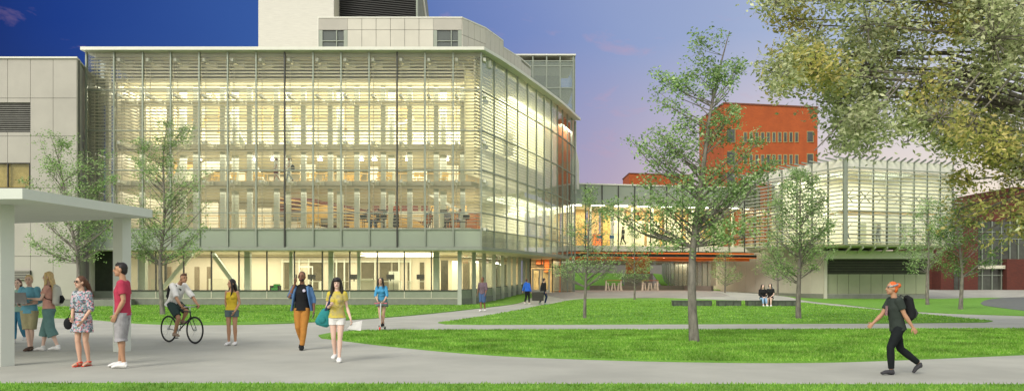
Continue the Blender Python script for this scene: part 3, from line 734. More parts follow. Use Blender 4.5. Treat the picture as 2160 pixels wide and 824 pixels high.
# structures seen under the bridge
rb = thing('retaining_wall', 'long concrete retaining wall behind the grass mound under the bridge', 'wall', (14, 104, 0))
MB().box(4, 26, 107.1, 107.6, .5, 3.6).build('wall', M_path2, rb); MB().box(4, 26, 108.2, 108.4, 3.6, 7.5).build('upper_wall', M_base, rb)
m = MB()
for k in range(9): m.box(5+k*2.2, 6.9+k*2.2, 108.0, 108.1, 3.7, 5.2)
m.build('dark_window', M_dk, rb)
ob = thing('brick_stair_block', 'orange brick block with a concrete foot under the footbridge', 'wall', (16, 101, 0))
M_brk = brick('orange_brick', (.50,.15,.035), (.43,.12,.03), (.33,.12,.05), .25, .09)
MB().box(X(1325,96), X(1371,96), 96, 98, 2.45, 5).build('brick_face', M_brk, ob)
MB().box(X(1318,95.5), X(1377,95.5), 95.5, 98.2, .5, 2.44).build('concrete_foot', M_path2, ob)
# low curved seat wall on the plaza
cw = [(8.3,91.2),(12,90.6),(16,90.7),(18.6,91.3),(19.2,92.6)]
cc = catmull(cw, 4)
m = MB()
for a, b in zip(cc[:-1], cc[1:]): m.wall(a, b, .5, .5, 1.12)
tag(m.build('seat_wall', M_base), 'low curved concrete seat wall behind the plaza tables', 'wall')
# curved glazed pavilion wall at the right under the bridge
gp = [(X(1397,104),104),(X(1402,99),99),(X(1415,95),95),(X(1440,91.5),91.5),(X(1470,89),89),(X(1500,87.3),87.3)]
gp = catmull(gp, 3)
pv = thing('curved_glass_wall', 'curved glazed wall with cream blinds under the right end of the bridge', 'wall', (18, 92, .6))
MB().prism(gp+[(gp[-1][0]+.3,gp[-1][1]+.3),(gp[0][0]+2,gp[0][1]+.3)], .4, 1.1).build('plinth', M_path2, pv)
for a, b in zip(gp[:-1], gp[1:]):
    MB().wall(a, b, .02, 1.12, 3.6).build('glass_pane', M_glass2, pv)
    MB().box(a[0]-.04, a[0]+.04, a[1]-.04, a[1]+.04, 1.1, 3.7).build('mullion', M_metal, pv)
i2 = [(x+.6, y+.5) for x, y in gp]
for a, b in zip(i2[:-1], i2[1:]):
    MB().wall(a, b, .05, 1.1, 3.6).build('blind', M_cream, pv)
# ================================================================ dance studio wing
wg = thing('studio_wing', 'lit glass dance studio box with white horizontal sunshades cantilevered over a panel clad base', 'building', (31, 76, 0))
C_ = Vector((X(1783,70), 70)); D_ = Vector((X(2010,74), 74)); E_ = Vector((X(1566,82.8), 82.8))
FF = D_+(E_-C_)
ZW0, ZW1 = 4.55, 11.62
poly = [tuple(C_), tuple(D_), tuple(FF), tuple(E_)]
MB().prism(poly, ZW1-.05, ZW1+.05).build('roof_slab', M_white, wg)
MB().prism([tuple(C_+Vector((.1,.1))), tuple(D_+Vector((-.1,.1))), tuple(FF), tuple(E_+Vector((.1,.1)))], ZW0-.05, ZW0+.12).build('floor_slab', M_slab, wg)
def edgebar(m, p, q, z0, z1, t=.12): m.wall(p, q, t, z0, z1)
m = MB(); m.wall(C_, D_, .1, 10.75, ZW1-.06); m.wall(E_, C_, .1, 10.75, ZW1-.06); m.build('parapet_band', M_lcol, wg)
M_shade = mat('grey_sunshade', (.36,.38,.33), .5, var=.04)
def face(p, q, n, ext=.0, last=1):
    for i in range(n+last):
        a = p.lerp(q, i/n)
        MB().box(a.x-.055, a.x+.055, a.y-.06, a.y+.14, ZW0+.12, ZW1-.06).build('mullion', M_metal, wg)
    d = (q-p).normalized(); nrm = Vector((d.y, -d.x))
    for i in range(n):
        MB().wall(p.lerp(q, i/n), p.lerp(q, (i+1)/n), .02, ZW0+.13, 10.7).build('glass_pane', M_glassg, wg)
    z = ZW0+.25
    while z < 11.0:
        a = p-d*.0+nrm*.35; b = q+d*ext+nrm*.35
        MB().bar((a.x,a.y,z),(b.x,b.y,z), .26, .075).build('sunshade', M_shade, wg); z += .32
    for i in range(n*2+1):
        a = p.lerp(q, i/(n*2))
        m = MB().bar((a.x,a.y,ZW1-.02),(a.x+nrm.x*.9-d.x*.3,a.y+nrm.y*.9-d.y*.3,ZW1+.16),.09,.12)
        m.build('roof_outrigger', M_metal, wg)
MB().box(C_.x-.16, C_.x+.16, C_.y-.16, C_.y+.16, ZW0, ZW1-.06).build('corner_post', M_metal, wg)
face(C_, D_, 8, .6); face(E_, C_, 7, last=0)
MB().wall(D_+Vector((.0,0)), FF, .1, ZW0, ZW1).build('end_wall', M_panel2, wg)
MB().wall((C_.x-2.5, C_.y+8.2), (D_.x-.2, D_.y+7.5), .1, ZW0+.1, ZW1-.1).build('studio_back_wall', M_cream, wg)
MB().wall(E_+Vector((3.2,1.2)), C_+Vector((-2.4,9.2)), .1, ZW0+.1, ZW1-.1).build('studio_side_wall', M_cream, wg)
m = MB(); random.seed(3)
for k in range(5):
    x = C_.x+.8+k*1.75; y = C_.y+1.6+k*.64; z = 8.7
    m.bar((x-.5,y,z-.6),(x+.5,y,z+.6),.07).bar((x+.5,y,z-.6),(x-.5,y,z+.6),.07).bar((x-.1,y,z-.2),(x+1.4,y+.2,z+.1),.08)
for k in range(3):
    x = C_.x-.9-k*1.1; y = C_.y+2.6+k*2.8; m.bar((x-.5,y,z-.6),(x+.5,y,z+.6),.07).bar((x+.5,y,z-.6),(x-.5,y,z+.6),.07)
m.build('cross_bracing', mat('grey_brace',(.2,.2,.16),.5), wg)
m = MB()
for k in range(11): m.box(C_.x+.3+k*.9, C_.x+1.1+k*.9, C_.y+1+k*.3, C_.y+5, 7.4-.04*(k%3), 7.46)
m.build('ceiling_baffle', M_wood, wg)
MB().wall((C_.x+.5,C_.y+2.9),(D_.x-.5,D_.y+2.9),.05,5.55,5.6).build('barre', M_wood, wg)
for k in range(4):
    MB().box(C_.x+4.6+k*1.35, C_.x+5.3+k*1.35, C_.y+8.6, C_.y+8.9, ZW0+.1, 6.9).build('studio_door', mat('dull_green_door',(.28,.3,.2),.5), wg)
# soffit beams
m = MB()
for k in range(9):
    a = C_.lerp(D_, (k+.5)/9); m.bar((a.x,a.y+.2,ZW0-.15),(a.x+1.2,a.y+4.2,ZW0-.45),.12,.18)
m.build('soffit_beam', M_white, wg)
WA = (X(1737,76), 76.0); WB = (X(1957,76), 76.0); WC = (X(1496,94), 94.0)
MB().prism([(WA[0]-.1,75.2),(WB[0]+.1,75.2),(WB[0]+.1,82),(WA[0]-.1,82)], 3.55, 4.25).build('transfer_slab', M_white, wg)
# panelled base
def pan(p, q, n, z0, z1, m_, nm='base_panel', bk=True):
    p = Vector(p); q = Vector(q); mm = MB()
    for i in range(n):
        a = p.lerp(q, i/n); b = p.lerp(q, (i+1)/n); d = (b-a).normalized()*.016; mm.wall(a+d, b-d, .08, z0, z1)
    mm.build(nm, m_, wg); d = (q-p).normalized(); nn_ = Vector((-d.y,d.x))*.05
    MB().wall(p+nn_, q+nn_, .1, z0, z1-.01).build('panel_joint_backing', M_joint, wg)
M_wp = mat('base_panel_cream', (.50,.48,.40), .6, var=.04, vscale=.6)
M_wg = mat('base_panel_green', (.30,.32,.21), .6, var=.05, vscale=.6)
pan(WC, WA, 11, .45, 5.3, M_wp)
MB().wall((WC[0]-.05,WC[1]), (WA[0]-.05,WA[1]-.05), .1, -.2, .44).build('base_course', M_base, wg)
MB().box(WA[0]-.02, WA[0]+.25, 75.75, 75.99, 0, 3.5).build('corner_pier', M_wp, wg)
pan((WA[0]+.26,76.1), (WB[0],76.1), 9, .42, 2.2, M_wg)
MB().box(WA[0]+.26, WB[0], 75.9, 76.1, -.2, .40).build('base_course', M_base, wg)
MB().box(WA[0]+.26, WB[0], 76.4, 76.6, 2.2, 3.54).build('vent_back', M_black, wg)
m = MB()
for k in range(9): m.box(WA[0]+.26, WB[0], 76.08, 76.3, 2.25+k*.145, 2.29+k*.145)
m.build('vent_louvre', mat('dull_green_slat',(.11,.125,.07),.5), wg)
MB().box(WB[0], WB[0]+.12, 76, 84, 0, 3.55).build('end_panel', M_panel, wg)
# ================================================================ dark red brick building, far right
rr = thing('red_brick_building', 'dark red brick building with a tall glazed entrance at the right edge', 'building', (50, 98, 0))
M_rb = brick('dark_red_brick', (.125,.026,.014), (.09,.02,.012), (.06,.025,.018), .25, .09)
RY = 95.0
def rx(p): return X(p, RY)
MB().box(rx(1940), rx(2010), RY+2, RY+10, 0, 5.0).build('low_brick_wall', M_rb, rr)
MB().box(rx(1985), rx(2063), RY, RY+12, .6, Z(418,RY)).build('brick_wall', M_rb, rr)
MB().box(rx(2063), rx(2300), RY+.8, RY+12, Z(465,RY), Z(418,RY)).build('brick_parapet', M_rb, rr)
MB().box(rx(2141), rx(2300), RY+.4, RY+12, Z(418,RY)+.01, Z(393,RY)).build('brick_tower', M_rb, rr)
MB().box(rx(2124), rx(2300), RY, RY+1.5, .6, Z(546,RY)).build('brick_pier', M_rb, rr)
MB().box(rx(1940), rx(2300), RY-1.2, RY+.9, -.1, .59).build('concrete_foot', M_path2, rr)
M_dgl = mat('dark_glazing', (.05,.055,.045), .12, var=.5, vscale=.5, spec=.6)
MB().box(rx(2063), rx(2300), RY+.9, RY+1, .6, Z(465,RY)).build('dark_pane', M_dgl, rr)
m = MB()
for p in (2066,2080,2101,2121,2139,2157,2175): m.box(rx(p)-.05, rx(p)+.05, RY+.75, RY+.88, .6, Z(465,RY))
for py in (488,503,560,580): m.box(rx(2063), rx(2300), RY+.76, RY+.87, Z(py,RY)-.04, Z(py,RY)+.04)
m.build('window_frame', M_metal, rr)
MB().box(rx(2063), rx(2124), RY+.3, RY+.74, Z(566,RY), Z(559,RY)).build('entrance_canopy', M_slab, rr)
for p in (2012, 2022): 
    d = MB().box(rx(p), rx(p+9), RY-.05, RY-.002, .6, 3.0).build('side_door', M_dgl, rr)
# ================================================================ orange brick tower
ot = thing('brick_tower', 'tall orange brick tower with rows of slit windows behind the footbridge', 'building', (45, 160, 0))
M_ob = brick('tower_brick', (.43,.09,.016), (.37,.075,.015), (.26,.07,.02), .5, .16)
c0 = Vector((X(1527,150),150)); c1 = Vector((X(1724.5,153.7),153.7)); c2 = Vector((X(1475,166),166)); c3 = c1+(c2-c0)
HT = Z(219,150)
MB().prism([tuple(c0),tuple(c1),tuple(c3),tuple(c2)], 0, HT).build('brick_wall', M_ob, ot)
MB().prism([tuple(c0+Vector((-.1,-.15))),tuple(c1+Vector((.1,-.15))),tuple(c3),tuple(c2+Vector((-.15,0)))], HT, HT+.25).build('roof_trim', mat('brown_coping',(.16,.06,.03),.6), ot)
M_frm = mat('olive_window_frame', (.35,.30,.12), .5)
def win(u, v0, v1, w_):                      # window on the front face, u in photo columns
    t = (u-1527)/(1724.5-1527); p = c0.lerp(c1, t); s = 1800/p.y
    wd = MB().box(p.x-w_/2-.12, p.x+w_/2+.12, p.y-.12, p.y+.05, Z(v1,p.y)-.1, Z(v0,p.y)+.1).build('window', M_frm, ot)
    MB().box(p.x-w_/2, p.x+w_/2, p.y-.16, p.y-.121, Z(v1,p.y), Z(v0,p.y)).build('pane', M_dgl, wd)
for r_, (a, b) in enumerate(((280,299),(327,346))):
    for k in range(10): win(1571+k*12, a, b, .45)
    win(1541, a-7, b+1, 1.35); win(1708, a-2, b, 1.0)
win(1541, 365, 388, 1.35)
# flat brick rooftop box left of it
bx = thing('brick_rooftop_box', 'low orange brick rooftop box rising behind the left part of the footbridge', 'building', (25, 112, 0))
q0 = (X(1327,110),110.0); q1 = (X(1462,112),112.0); q2 = (X(1321,113),113.5)
MB().prism([q0,q1,(q1[0],q1[1]+6),(q2[0],q2[1]+3)], 2, Z(366,110)).build('brick_wall', M_ob, bx)
MB().prism([(q0[0]-.05,q0[1]-.1),(q1[0],q1[1]-.1),(q1[0],q1[1]+6),(q2[0]-.1,q2[1]+3)], Z(366,110), Z(366,110)+.1).build('coping', mat('brown_coping',(.16,.06,.03),.6), bx)

# ================================================================ foreground canopy
cp = thing('entrance_canopy', 'pale concrete canopy slab on square columns in the left foreground', 'canopy', (-9, 18, 0))
M_can = mat('pale_render', (.62,.65,.58), .7, var=.03, vscale=.8, bump=.1)
tp = [(-8.32,14.5),(-7.92,18.8),(-12.6,20.9),(-15.5,20.9),(-15.5,14.85)]
MB().prism(tp, 2.95, 3.13).build('roof_slab', M_can, cp)
def col_(cx, cy, hw, rot):
    c, s_ = math.cos(rot), math.sin(rot)
    return [(cx+(a*c-b*s_)*hw, cy+(a*s_+b*c)*hw) for a, b in ((-1,-1),(1,-1),(1,1),(-1,1))]
MB().prism(col_(-9.36,15.7,.13,R(-28)), 0, 2.949).build('column', M_can, cp)
MB().prism(col_(-8.66,18.95,.13,R(-18)), 0, 2.949).build('column', M_can, cp)

# ================================================================ dark block benches
def bench(px0, px1, label, Y=52.4):
    b = thing('stone_bench', label, 'bench', (X((px0+px1)/2,Y), Y, 0), 'dark stone benches on the lawn')
    x0, x1 = X(px0,Y), X(px1,Y); n_ = max(3, int((x1-x0)/.45))
    MB().box(x0, x1, Y, Y+.55, .03, .34).build('body', mat('bench_stone',(.085,.10,.075),.8,var=.25,vscale=5,bump=.4), b)
    m = MB()
    for i in range(n_+1):
        xx_ = x0+(x1-x0)*i/n_; m.box(xx_-.02, xx_+.02, Y-.02, Y-.002, .03, .33)
    m.build('joint_strip', M_dmetal, b)
    MB().box(x0-.02, x1+.02, Y-.04, Y+.58, .342, .385).build('top_slab', mat('bench_top',(.10,.115,.09),.7,var=.1), b)
bench(1420,1501,'long dark stone bench on the lawn right behind the large tree trunk')
bench(1515,1563,'shortest dark stone bench in the middle of the row on the lawn')
bench(1577,1688,'longest dark stone bench with two women sitting on it')
# ================================================================ plaza tables and stools
M_st = mat('white_stool', (.72,.68,.58), .5, var=.04)
def table(x, y, label):
    t = thing('bar_table', label, 'table', (x, y, .62)); MB().box(x-.85, x+.85, y-.4, y+.4, 1.62, 1.68).build('table_top', mat('red_brown_top',(.36,.13,.06),.5,var=.1), t)
    for sx in (-.75,.75):
        for sy in (-.3,.3): MB().box(x+sx-.04, x+sx+.04, y+sy-.04, y+sy+.04, .62, 1.619).build('leg', M_st, t)
table(X(1294,87), 87, 'left red topped bar table on the plaza under the bridge')
table(X(1371,87), 87, 'right red topped bar table on the plaza under the bridge')
def mk_stool():
    t = thing('bar_stool', 'x', 'stool', (0,0,0), 'white stools at the plaza tables')
    MB().tube([(0,0,.72),(0,0,.76)], .19, 12).build('seat', M_st, t)
    for sx in (-1,1):
        for sy in (-1,1): MB().bar((sx*.09,sy*.09,.72),(sx*.2,sy*.2,0),.05).build('leg', M_st, t)
    MB().box(-.15,.15,-.16,-.13,.28,.31).box(-.15,.15,.13,.16,.28,.31).build('footrest', M_st, t)
    return t
st0 = None; sn = 0
for side_, cxp in (('left',1294),('right',1371)):
    for k in range(3):
        lab = f'white wooden stool, {["left","middle","right"][k]} of three in front of the {side_} red topped table'
        loc = (X(cxp-13+k*13, 86), 86, .62)
        if st0 is None: st0 = mk_stool(); st0.location = loc; st0['label'] = lab
        else: copy_tree(st0, loc, .1*k, lab)
# ================================================================ the lit rooms' ceiling lights
def area(x, y, z, sx, sy, e, c=(1,.88,.58), rot=None):
    l = bpy.data.lights.new('ceiling_light', 'AREA'); l.shape = 'RECTANGLE'; l.size = sx; l.size_y = sy; l.energy = e; l.color = c
    o = bpy.data.objects.new('ceiling_light', l); o.location = (x, y, z); col.objects.link(o)
    if rot: o.rotation_euler = rot
    return o
W1 = (1,.93,.75)
area(-14, 61, 14.5, 24.5, 9, 3600, W1)
area(-14, 61, 10.0, 24.5, 9, 1600, W1)
area(-14, 61, 7.5, 24.5, 9, 1150, W1)
area(-14, 59.3, 3.42, 21, 5, 850, (1,.92,.78))
area(0.6, 66, 14.5, 2.6, 12, 2600, W1, (0,0,R(-18)))
area(0.6, 66, 7.5, 2.6, 12, 800, W1, (0,0,R(-18)))
area(-2.8, 63, 3.3, 1.6, 9, 272, (1,.86,.62), (0,0,R(-18)))
area(2.7, 74.4, 3.3, 2.2, 1.6, 102, (1,.8,.5))
area(4.4, 74, 14.8, 1, 4, 204, W1, (0,0,R(-18)))
area(13.5, 84, 8.6, 15, 5, 850, (1,.88,.66), (0,0,R(12)))
area(13, 85, 3.6, 12, 6, 255, (1,.88,.7))
area(31, 75.5, 11.0, 9.5, 5, 900, (1,.97,.86), (0,0,R(20)))
area(27, 78, 10.8, 3, 9, 420, (1,.97,.86), (0,0,R(22)))
area(19.5, 93, 3.4, 3, 5, 153, (1,.9,.7))
area(-33, 52.18, 8.0, .8, .1, 5, (1,.8,.5))
# ================================================================ trees
def leafmat(name, c1, c2, c3):
    m = bpy.data.materials.new(name); m.use_nodes = True; n = m.node_tree; n.nodes.clear(); L = n.links.new
    o = n.nodes.new('ShaderNodeOutputMaterial'); ge = n.nodes.new('ShaderNodeNewGeometry')
    r = n.nodes.new('ShaderNodeValToRGB'); e = r.color_ramp.elements; e[0].color = (*c1,1); e[1].color = (*c3,1); x = e.new(.5); x.color = (*c2,1)
    L(ge.outputs['Random Per Island'], r.inputs[0])
    tc = n.nodes.new('ShaderNodeTexCoord'); t = n.nodes.new('ShaderNodeTexNoise'); t.inputs['Scale'].default_value = .9; t.inputs['Detail'].default_value = 2
    L(tc.outputs['Object'], t.inputs['Vector'])
    mr = n.nodes.new('ShaderNodeMapRange'); mr.inputs[1].default_value = .3; mr.inputs[2].default_value = .7; mr.inputs[3].default_value = .65; mr.inputs[4].default_value = 1.35; L(t.outputs['Fac'], mr.inputs[0])
    v = n.nodes.new('ShaderNodeVectorMath'); v.operation = 'SCALE'; L(r.outputs[0], v.inputs[0]); L(mr.outputs[0], v.inputs['Scale'])
    d = n.nodes.new('ShaderNodeBsdfPrincipled'); d.inputs['Roughness'].default_value = .55; d.inputs['Specular IOR Level'].default_value = .25; L(v.outputs[0], d.inputs['Base Color'])
    tl = n.nodes.new('ShaderNodeBsdfTranslucent'); L(v.outputs[0], tl.inputs[0])
    mx = n.nodes.new('ShaderNodeMixShader'); mx.inputs[0].default_value = .5; L(d.outputs[0], mx.inputs[1]); L(tl.outputs[0], mx.inputs[2]); L(mx.outputs[0], o.inputs[0])
    MATS[name] = m; return m
M_bark = mat('grey_bark', (.17,.155,.13), .9, var=.35, vscale=9, bump=.9, bscale=30, stretch=(1,1,.35))
M_leaf = leafmat('young_leaves', (.11,.22,.055), (.30,.46,.16), (.56,.70,.36))
M_leafd = leafmat('dark_green_leaves', (.06,.13,.03), (.13,.24,.06), (.24,.36,.11))  # darker green leaf mix, used on the rightmost slim tree
M_leafb = leafmat('autumn_leaves', (.22,.27,.07), (.46,.46,.14), (.74,.62,.25))
def leaves(mb, c, rad, nl, size, rnd):
    v, f = mb.v, mb.f
    for _ in range(nl):
        u = Vector((rnd.gauss(0,1), rnd.gauss(0,1), rnd.gauss(0,.75)))*rad*.5 + c
        a = Vector((rnd.uniform(-1,1), rnd.uniform(-1,1), rnd.uniform(-.8,.5))).normalized()
        b = a.cross(Vector((rnd.uniform(-1,1), rnd.uniform(-1,1), rnd.uniform(-1,1)))).normalized()
        s = size*rnd.uniform(.6,1.25); q = b*s*.24; nrm = a.cross(b)*s*.06
        k = len(v); v += [u, u+a*s*.45+q+nrm, u+a*s, u+a*s*.45-q+nrm]; f.append((k,k+1,k+2)); f.append((k,k+2,k+3))
def tree(label, px, Y, blobs, trunk_r, fork_py, seed=1, leaf=.085, dens=1.0, m_leaf=None, zb=None, depth=.8, lean=(0,0), name='young_tree', ntw=26, top=None, group='young trees on the lawns'):
    rnd = random.Random(seed)
    x0 = X(px, Y); zb = g(x0, Y) if zb is None else zb
    bl_ = [(X(a,Y), Z(b,Y), r*Y/F) for a, b, r in blobs]
    ztop = max(b+r for a, b, r in bl_); zf = Z(fork_py, Y)
    topx = X(top,Y) if top else sorted(bl_, key=lambda b: -b[1])[0][0]
    t = thing(name, label, 'tree', (x0, Y, zb), group)
    zc = lambda z: Vector((x0+(topx-x0)*max(0,(z-zf)/(ztop-zf))**1.4+math.sin(z*1.3+seed)*.02*(ztop-zb)*.3, Y+math.cos(z*1.1+seed)*.06, z))
    wood = MB(); tr = MB()
    zs_ = [zb-.1, zb, zb+.15]+[zb+.15+(ztop-zb-.3)*i/12 for i in range(1, 13)]
    def rz(z): u = max(0,(z-zb))/(ztop-zb); return trunk_r*(1-.93*u**.85)+ (trunk_r*.12*max(0,1-(z-zb)/.25))
    tr.tube([zc(z) if z > zb+.01 else Vector((zc(zb).x, zc(zb).y, z)) for z in zs_], [rz(z) for z in zs_], 9)
    tr.build('trunk', M_bark, t, True)
    fol = MB(); area_ = sum(r*r for _,_,r in bl_)
    for (bx_, bz, r) in bl_:
        k = max(5, int(.85*ntw*r*r/area_*len(bl_)/ (len(bl_)**.5)*1.2))
        for _ in range(k):
            while True:
                d = Vector((rnd.uniform(-1,1), rnd.uniform(-1,1), rnd.uniform(-1,1)))
                if d.length <= 1: break
            tip = Vector((bx_+d.x*r, Y+d.y*r*depth+(0), bz+d.z*r))
            if noise.noise(tip*1.6+Vector((seed*7.3,0,0))) < -.2: continue
            z0 = max(zf, min(ztop-.3, tip.z-abs(tip.x-x0)*.75-rnd.uniform(.1,.5)*r*2)); p0 = zc(z0)
            L_ = (tip-p0).length; mid_ = p0.lerp(tip,.5)+Vector((rnd.uniform(-.1,.1),rnd.uniform(-.1,.1),-.06))*L_
            rr_ = min(rz(z0)*.45, .006+.011*L_)
            wood.tube([p0, mid_, tip], [rr_, rr_*.6, .004], 5, cap=False)
            nt_ = 5
            for j in range(nt_):
                s0 = p0.lerp(tip, .45+.5*j/nt_) if j % 2 else mid_.lerp(tip, .3+.7*j/nt_)
                e0 = s0+Vector((rnd.uniform(-1,1), rnd.uniform(-1,1), rnd.uniform(-.5,.8)))*min(.42, .16+r*.4)
                wood.tube([s0, e0], [max(.004, rr_*.3), .002], 3, cap=False)
                leaves(fol, e0, min(.28,.10+.26*r), int(15*dens), leaf, rnd)
            leaves(fol, tip, min(.28,.10+.26*r), int(22*dens), leaf, rnd)
    wood.build('branches', M_bark, t); fol.build('crown', m_leaf or M_leaf, t)
    return t
tree('large young tree standing alone in the front lawn, the tallest of the slim trees', 1463, 21.6,
  [(1540,75,22),(1470,92,30),(1500,135,34),(1545,130,24),(1400,170,22),(1395,215,24),(1450,180,42),(1510,195,36),(1440,245,40),(1500,250,34),(1545,235,18),(1340,310,26),(1385,300,38),(1440,320,46),(1500,310,36),(1590,285,24),(1335,350,22),(1400,365,42),(1470,390,50),(1540,350,30),(1600,360,28),(1630,345,16),(1360,420,40),(1420,450,46),(1500,450,50),(1560,410,40),(1330,470,32),(1290,440,22),(1390,500,30),(1540,490,36),(1590,470,24)],
  .13, 520, 3, .095, 1.1, ntw=27)
tree('slim tree behind the left part of the canopy, beside the panel building', 163, 37,
  [(100,290,20),(140,300,22),(95,330,24),(130,350,34),(180,340,30),(230,335,18),(165,390,44),(110,400,34),(215,390,34),(60,380,16),(240,370,14),(100,450,30),(150,470,44),(210,450,40),(70,500,24),(250,440,16),(110,525,24),(180,510,34),(225,490,28)],
  .12, 555, 5, .10, 1.0, ntw=22)
tree('slim tree between the canopy and the cyclist, in front of the louvred facade', 341, 38.7,
  [(352,258,16),(390,262,18),(380,290,24),(345,300,22),(300,300,18),(285,330,20),(330,340,30),(380,335,26),(300,380,34),(355,390,44),(410,380,26),(435,370,14),(280,420,26),(330,440,46),(390,440,38),(430,430,22),(280,490,28),(330,500,40),(390,490,34),(430,480,16),(300,535,18),(370,530,26),(410,525,18)],
  .12, 560, 8, .10, 1.0, ntw=22)
tree('small slim tree on the middle lawn in front of the glass bridge entrance', 1235, 35,
  [(1250,405,14),(1240,430,18),(1262,440,16),(1230,470,26),(1275,480,24),(1300,430,10),(1205,490,18),(1240,520,34),(1290,520,24),(1190,550,20),(1230,565,30),(1280,560,26),(1170,570,12),(1310,545,14)],
  .075, 605, 11, .085, .62, ntw=15)
tree('thin sapling on the lawn in front of the plaza tables', 1338, 63,
  [(1340,490,12),(1325,515,16),(1350,525,18),(1310,550,18),(1345,560,22),(1370,550,14),(1300,575,10),(1330,582,16),(1365,578,14)],
  .075, 598, 13, .11, .6, ntw=12)
tree('leafy slim tree on the middle lawn beside the seated women', 1686, 35,
  [(1690,365,16),(1720,375,14),(1665,385,18),(1700,400,28),(1650,410,24),(1740,410,16),(1630,440,26),(1680,440,40),(1730,445,28),(1610,480,22),(1660,490,42),(1720,490,36),(1755,480,14),(1630,530,30),(1690,535,38),(1740,530,24),(1665,570,18),(1720,565,16)],
  .12, 600, 17, .10, 1.0, ntw=19)
tree('slim tree with a thin trunk behind the bench of the seated women', 1640, 74,
  [(1640,500,26),(1615,530,24),(1660,535,26),(1600,560,16),(1640,565,22),(1670,570,16)],
  .10, 592, 19, .14, .9, ntw=14)
tree('smallest sapling by the cream base wall under the bridge end', 1530, 72,
  [(1530,535,14),(1515,555,16),(1545,560,18),(1505,580,12),(1530,585,16),(1560,580,10)],
  .08, 603, 23, .11, .7, ntw=14)
tree('slim tree at the right corner of the studio wing', 1957, 56,
  [(1960,420,18),(1935,440,20),(1975,450,22),(1915,480,20),(1955,485,30),(1990,480,22),(1905,520,22),(1950,525,30),(2000,515,20),(1925,550,20),(1975,550,20)],
  .12, 575, 29, .12, .8, ntw=16)
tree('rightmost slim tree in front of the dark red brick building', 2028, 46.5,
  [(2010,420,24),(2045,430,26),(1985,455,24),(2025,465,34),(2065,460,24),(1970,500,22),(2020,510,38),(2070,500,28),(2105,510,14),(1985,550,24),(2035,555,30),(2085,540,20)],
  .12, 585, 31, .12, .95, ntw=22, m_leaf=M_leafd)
# the large old tree: its trunk stands outside the frame at the right
def bigtree():
    rnd = random.Random(77); Y0 = 25.0
    t = thing('large_tree', 'huge spreading tree with green and yellow leaves filling the upper right corner', 'tree', (18.5, Y0+1, 0))
    tr = MB(); tr.tube([(18.5,Y0+1,-.1),(18.5,Y0+1,.2),(18.4,Y0+1,1.6),(18.2,Y0+1,3.6),(17.8,Y0+1,6),(17.2,Y0+.9,8.5),(16.6,Y0+.8,11)], [.75,.6,.5,.45,.36,.25,.1], 12)
    tr.build('trunk', M_bark, t, True)
    wood = MB(); fol = MB(); fol2 = MB()
    bl_ = [(1650,-20,60),(1700,10,50),(1760,-30,80),(1850,-20,90),(1950,0,90),(2060,0,90),(2150,0,90),(1690,35,34),(1720,60,34),(1638,140,24),(1650,120,28),(1622,178,20),(1655,180,32),(1680,165,36),(1720,140,44),(1710,180,18),(1740,90,40),(1790,80,60),
           (1770,200,60),(1830,150,80),(1900,90,90),(1960,180,90),(2040,110,90),(2110,190,90),(2150,90,80),(1790,270,50),(1850,250,70),(1930,270,70),(2010,260,80),(2090,270,80),(2150,270,60),
           (1770,285,22),(1785,305,14),(1900,305,26),(1960,300,22),(2050,310,40),(2110,335,40),(2160,340,44),(2060,375,20),(2120,385,26),(2150,430,26),(2080,430,28),(2110,460,30),(2150,480,34),(2050,455,22),(2090,500,20),(2230,100,120),(2240,300,120),(2320,0,150),(2220,450,70),(1690,330,10)]
    for (a, b, r) in bl_:
        yb = Y0+rnd.uniform(-1.5,1.5); c = Vector((X(a,Y0), yb, Z(b,Y0))); r = r*Y0/F
        big = a > 2180
        k = int((34 if not big else 14)*r*r*1.5)+6
        hub = Vector((max(c.x+1.2, min(17.4, c.x+3.5)), Y0+.8, max(3.5, min(10, c.z+.2))))
        s_ = Vector((17.6, Y0+1, min(9,max(4,c.z-1)))); q_ = s_.lerp(c,.5)+Vector((0,0,.5))
        wood.tube([s_, q_, c], [.10,.045,.02], 6, cap=False) if c.z > 6.2 or c.x > 13 else wood.tube([c+Vector((1.2,.2,1.3)), c+Vector((.5,.1,.5)), c], [.03,.025,.015], 5, cap=False)
        for _ in range(k):
            while True:
                d = Vector((rnd.uniform(-1,1), rnd.uniform(-1,1), rnd.uniform(-1,1)))
                if d.length <= 1: break
            tip = c+Vector((d.x*r, d.y*max(r,.7)*1.4, d.z*r))
            if noise.noise(tip*.9+Vector((3,9,1))) < (-.05 if tip.z > 8 else .02): continue
            s0 = c.lerp(tip,.15); wood.tube([s0, s0.lerp(tip,.5)+Vector((0,0,-.08)), tip], [.022,.014,.005], 4, cap=False)
            tgt = fol if noise.noise(tip*.45+Vector((1,2,3)))+ (tip.z-6)*.06 > -.05 else fol2
            leaves(tgt, tip, .5, 19, .17, rnd)
            for j in range(2): leaves(tgt, tip+Vector((rnd.uniform(-.4,.4),rnd.uniform(-.4,.4),rnd.uniform(-.3,.3))), .35, 12, .16, rnd)
    wood.build('branches', M_bark, t); fol.build('crown', leafmat('old_tree_leaves', (.28,.35,.15), (.53,.58,.31), (.76,.78,.50)), t)
    fol2.build('yellow_crown', M_leafb, t)
bigtree()
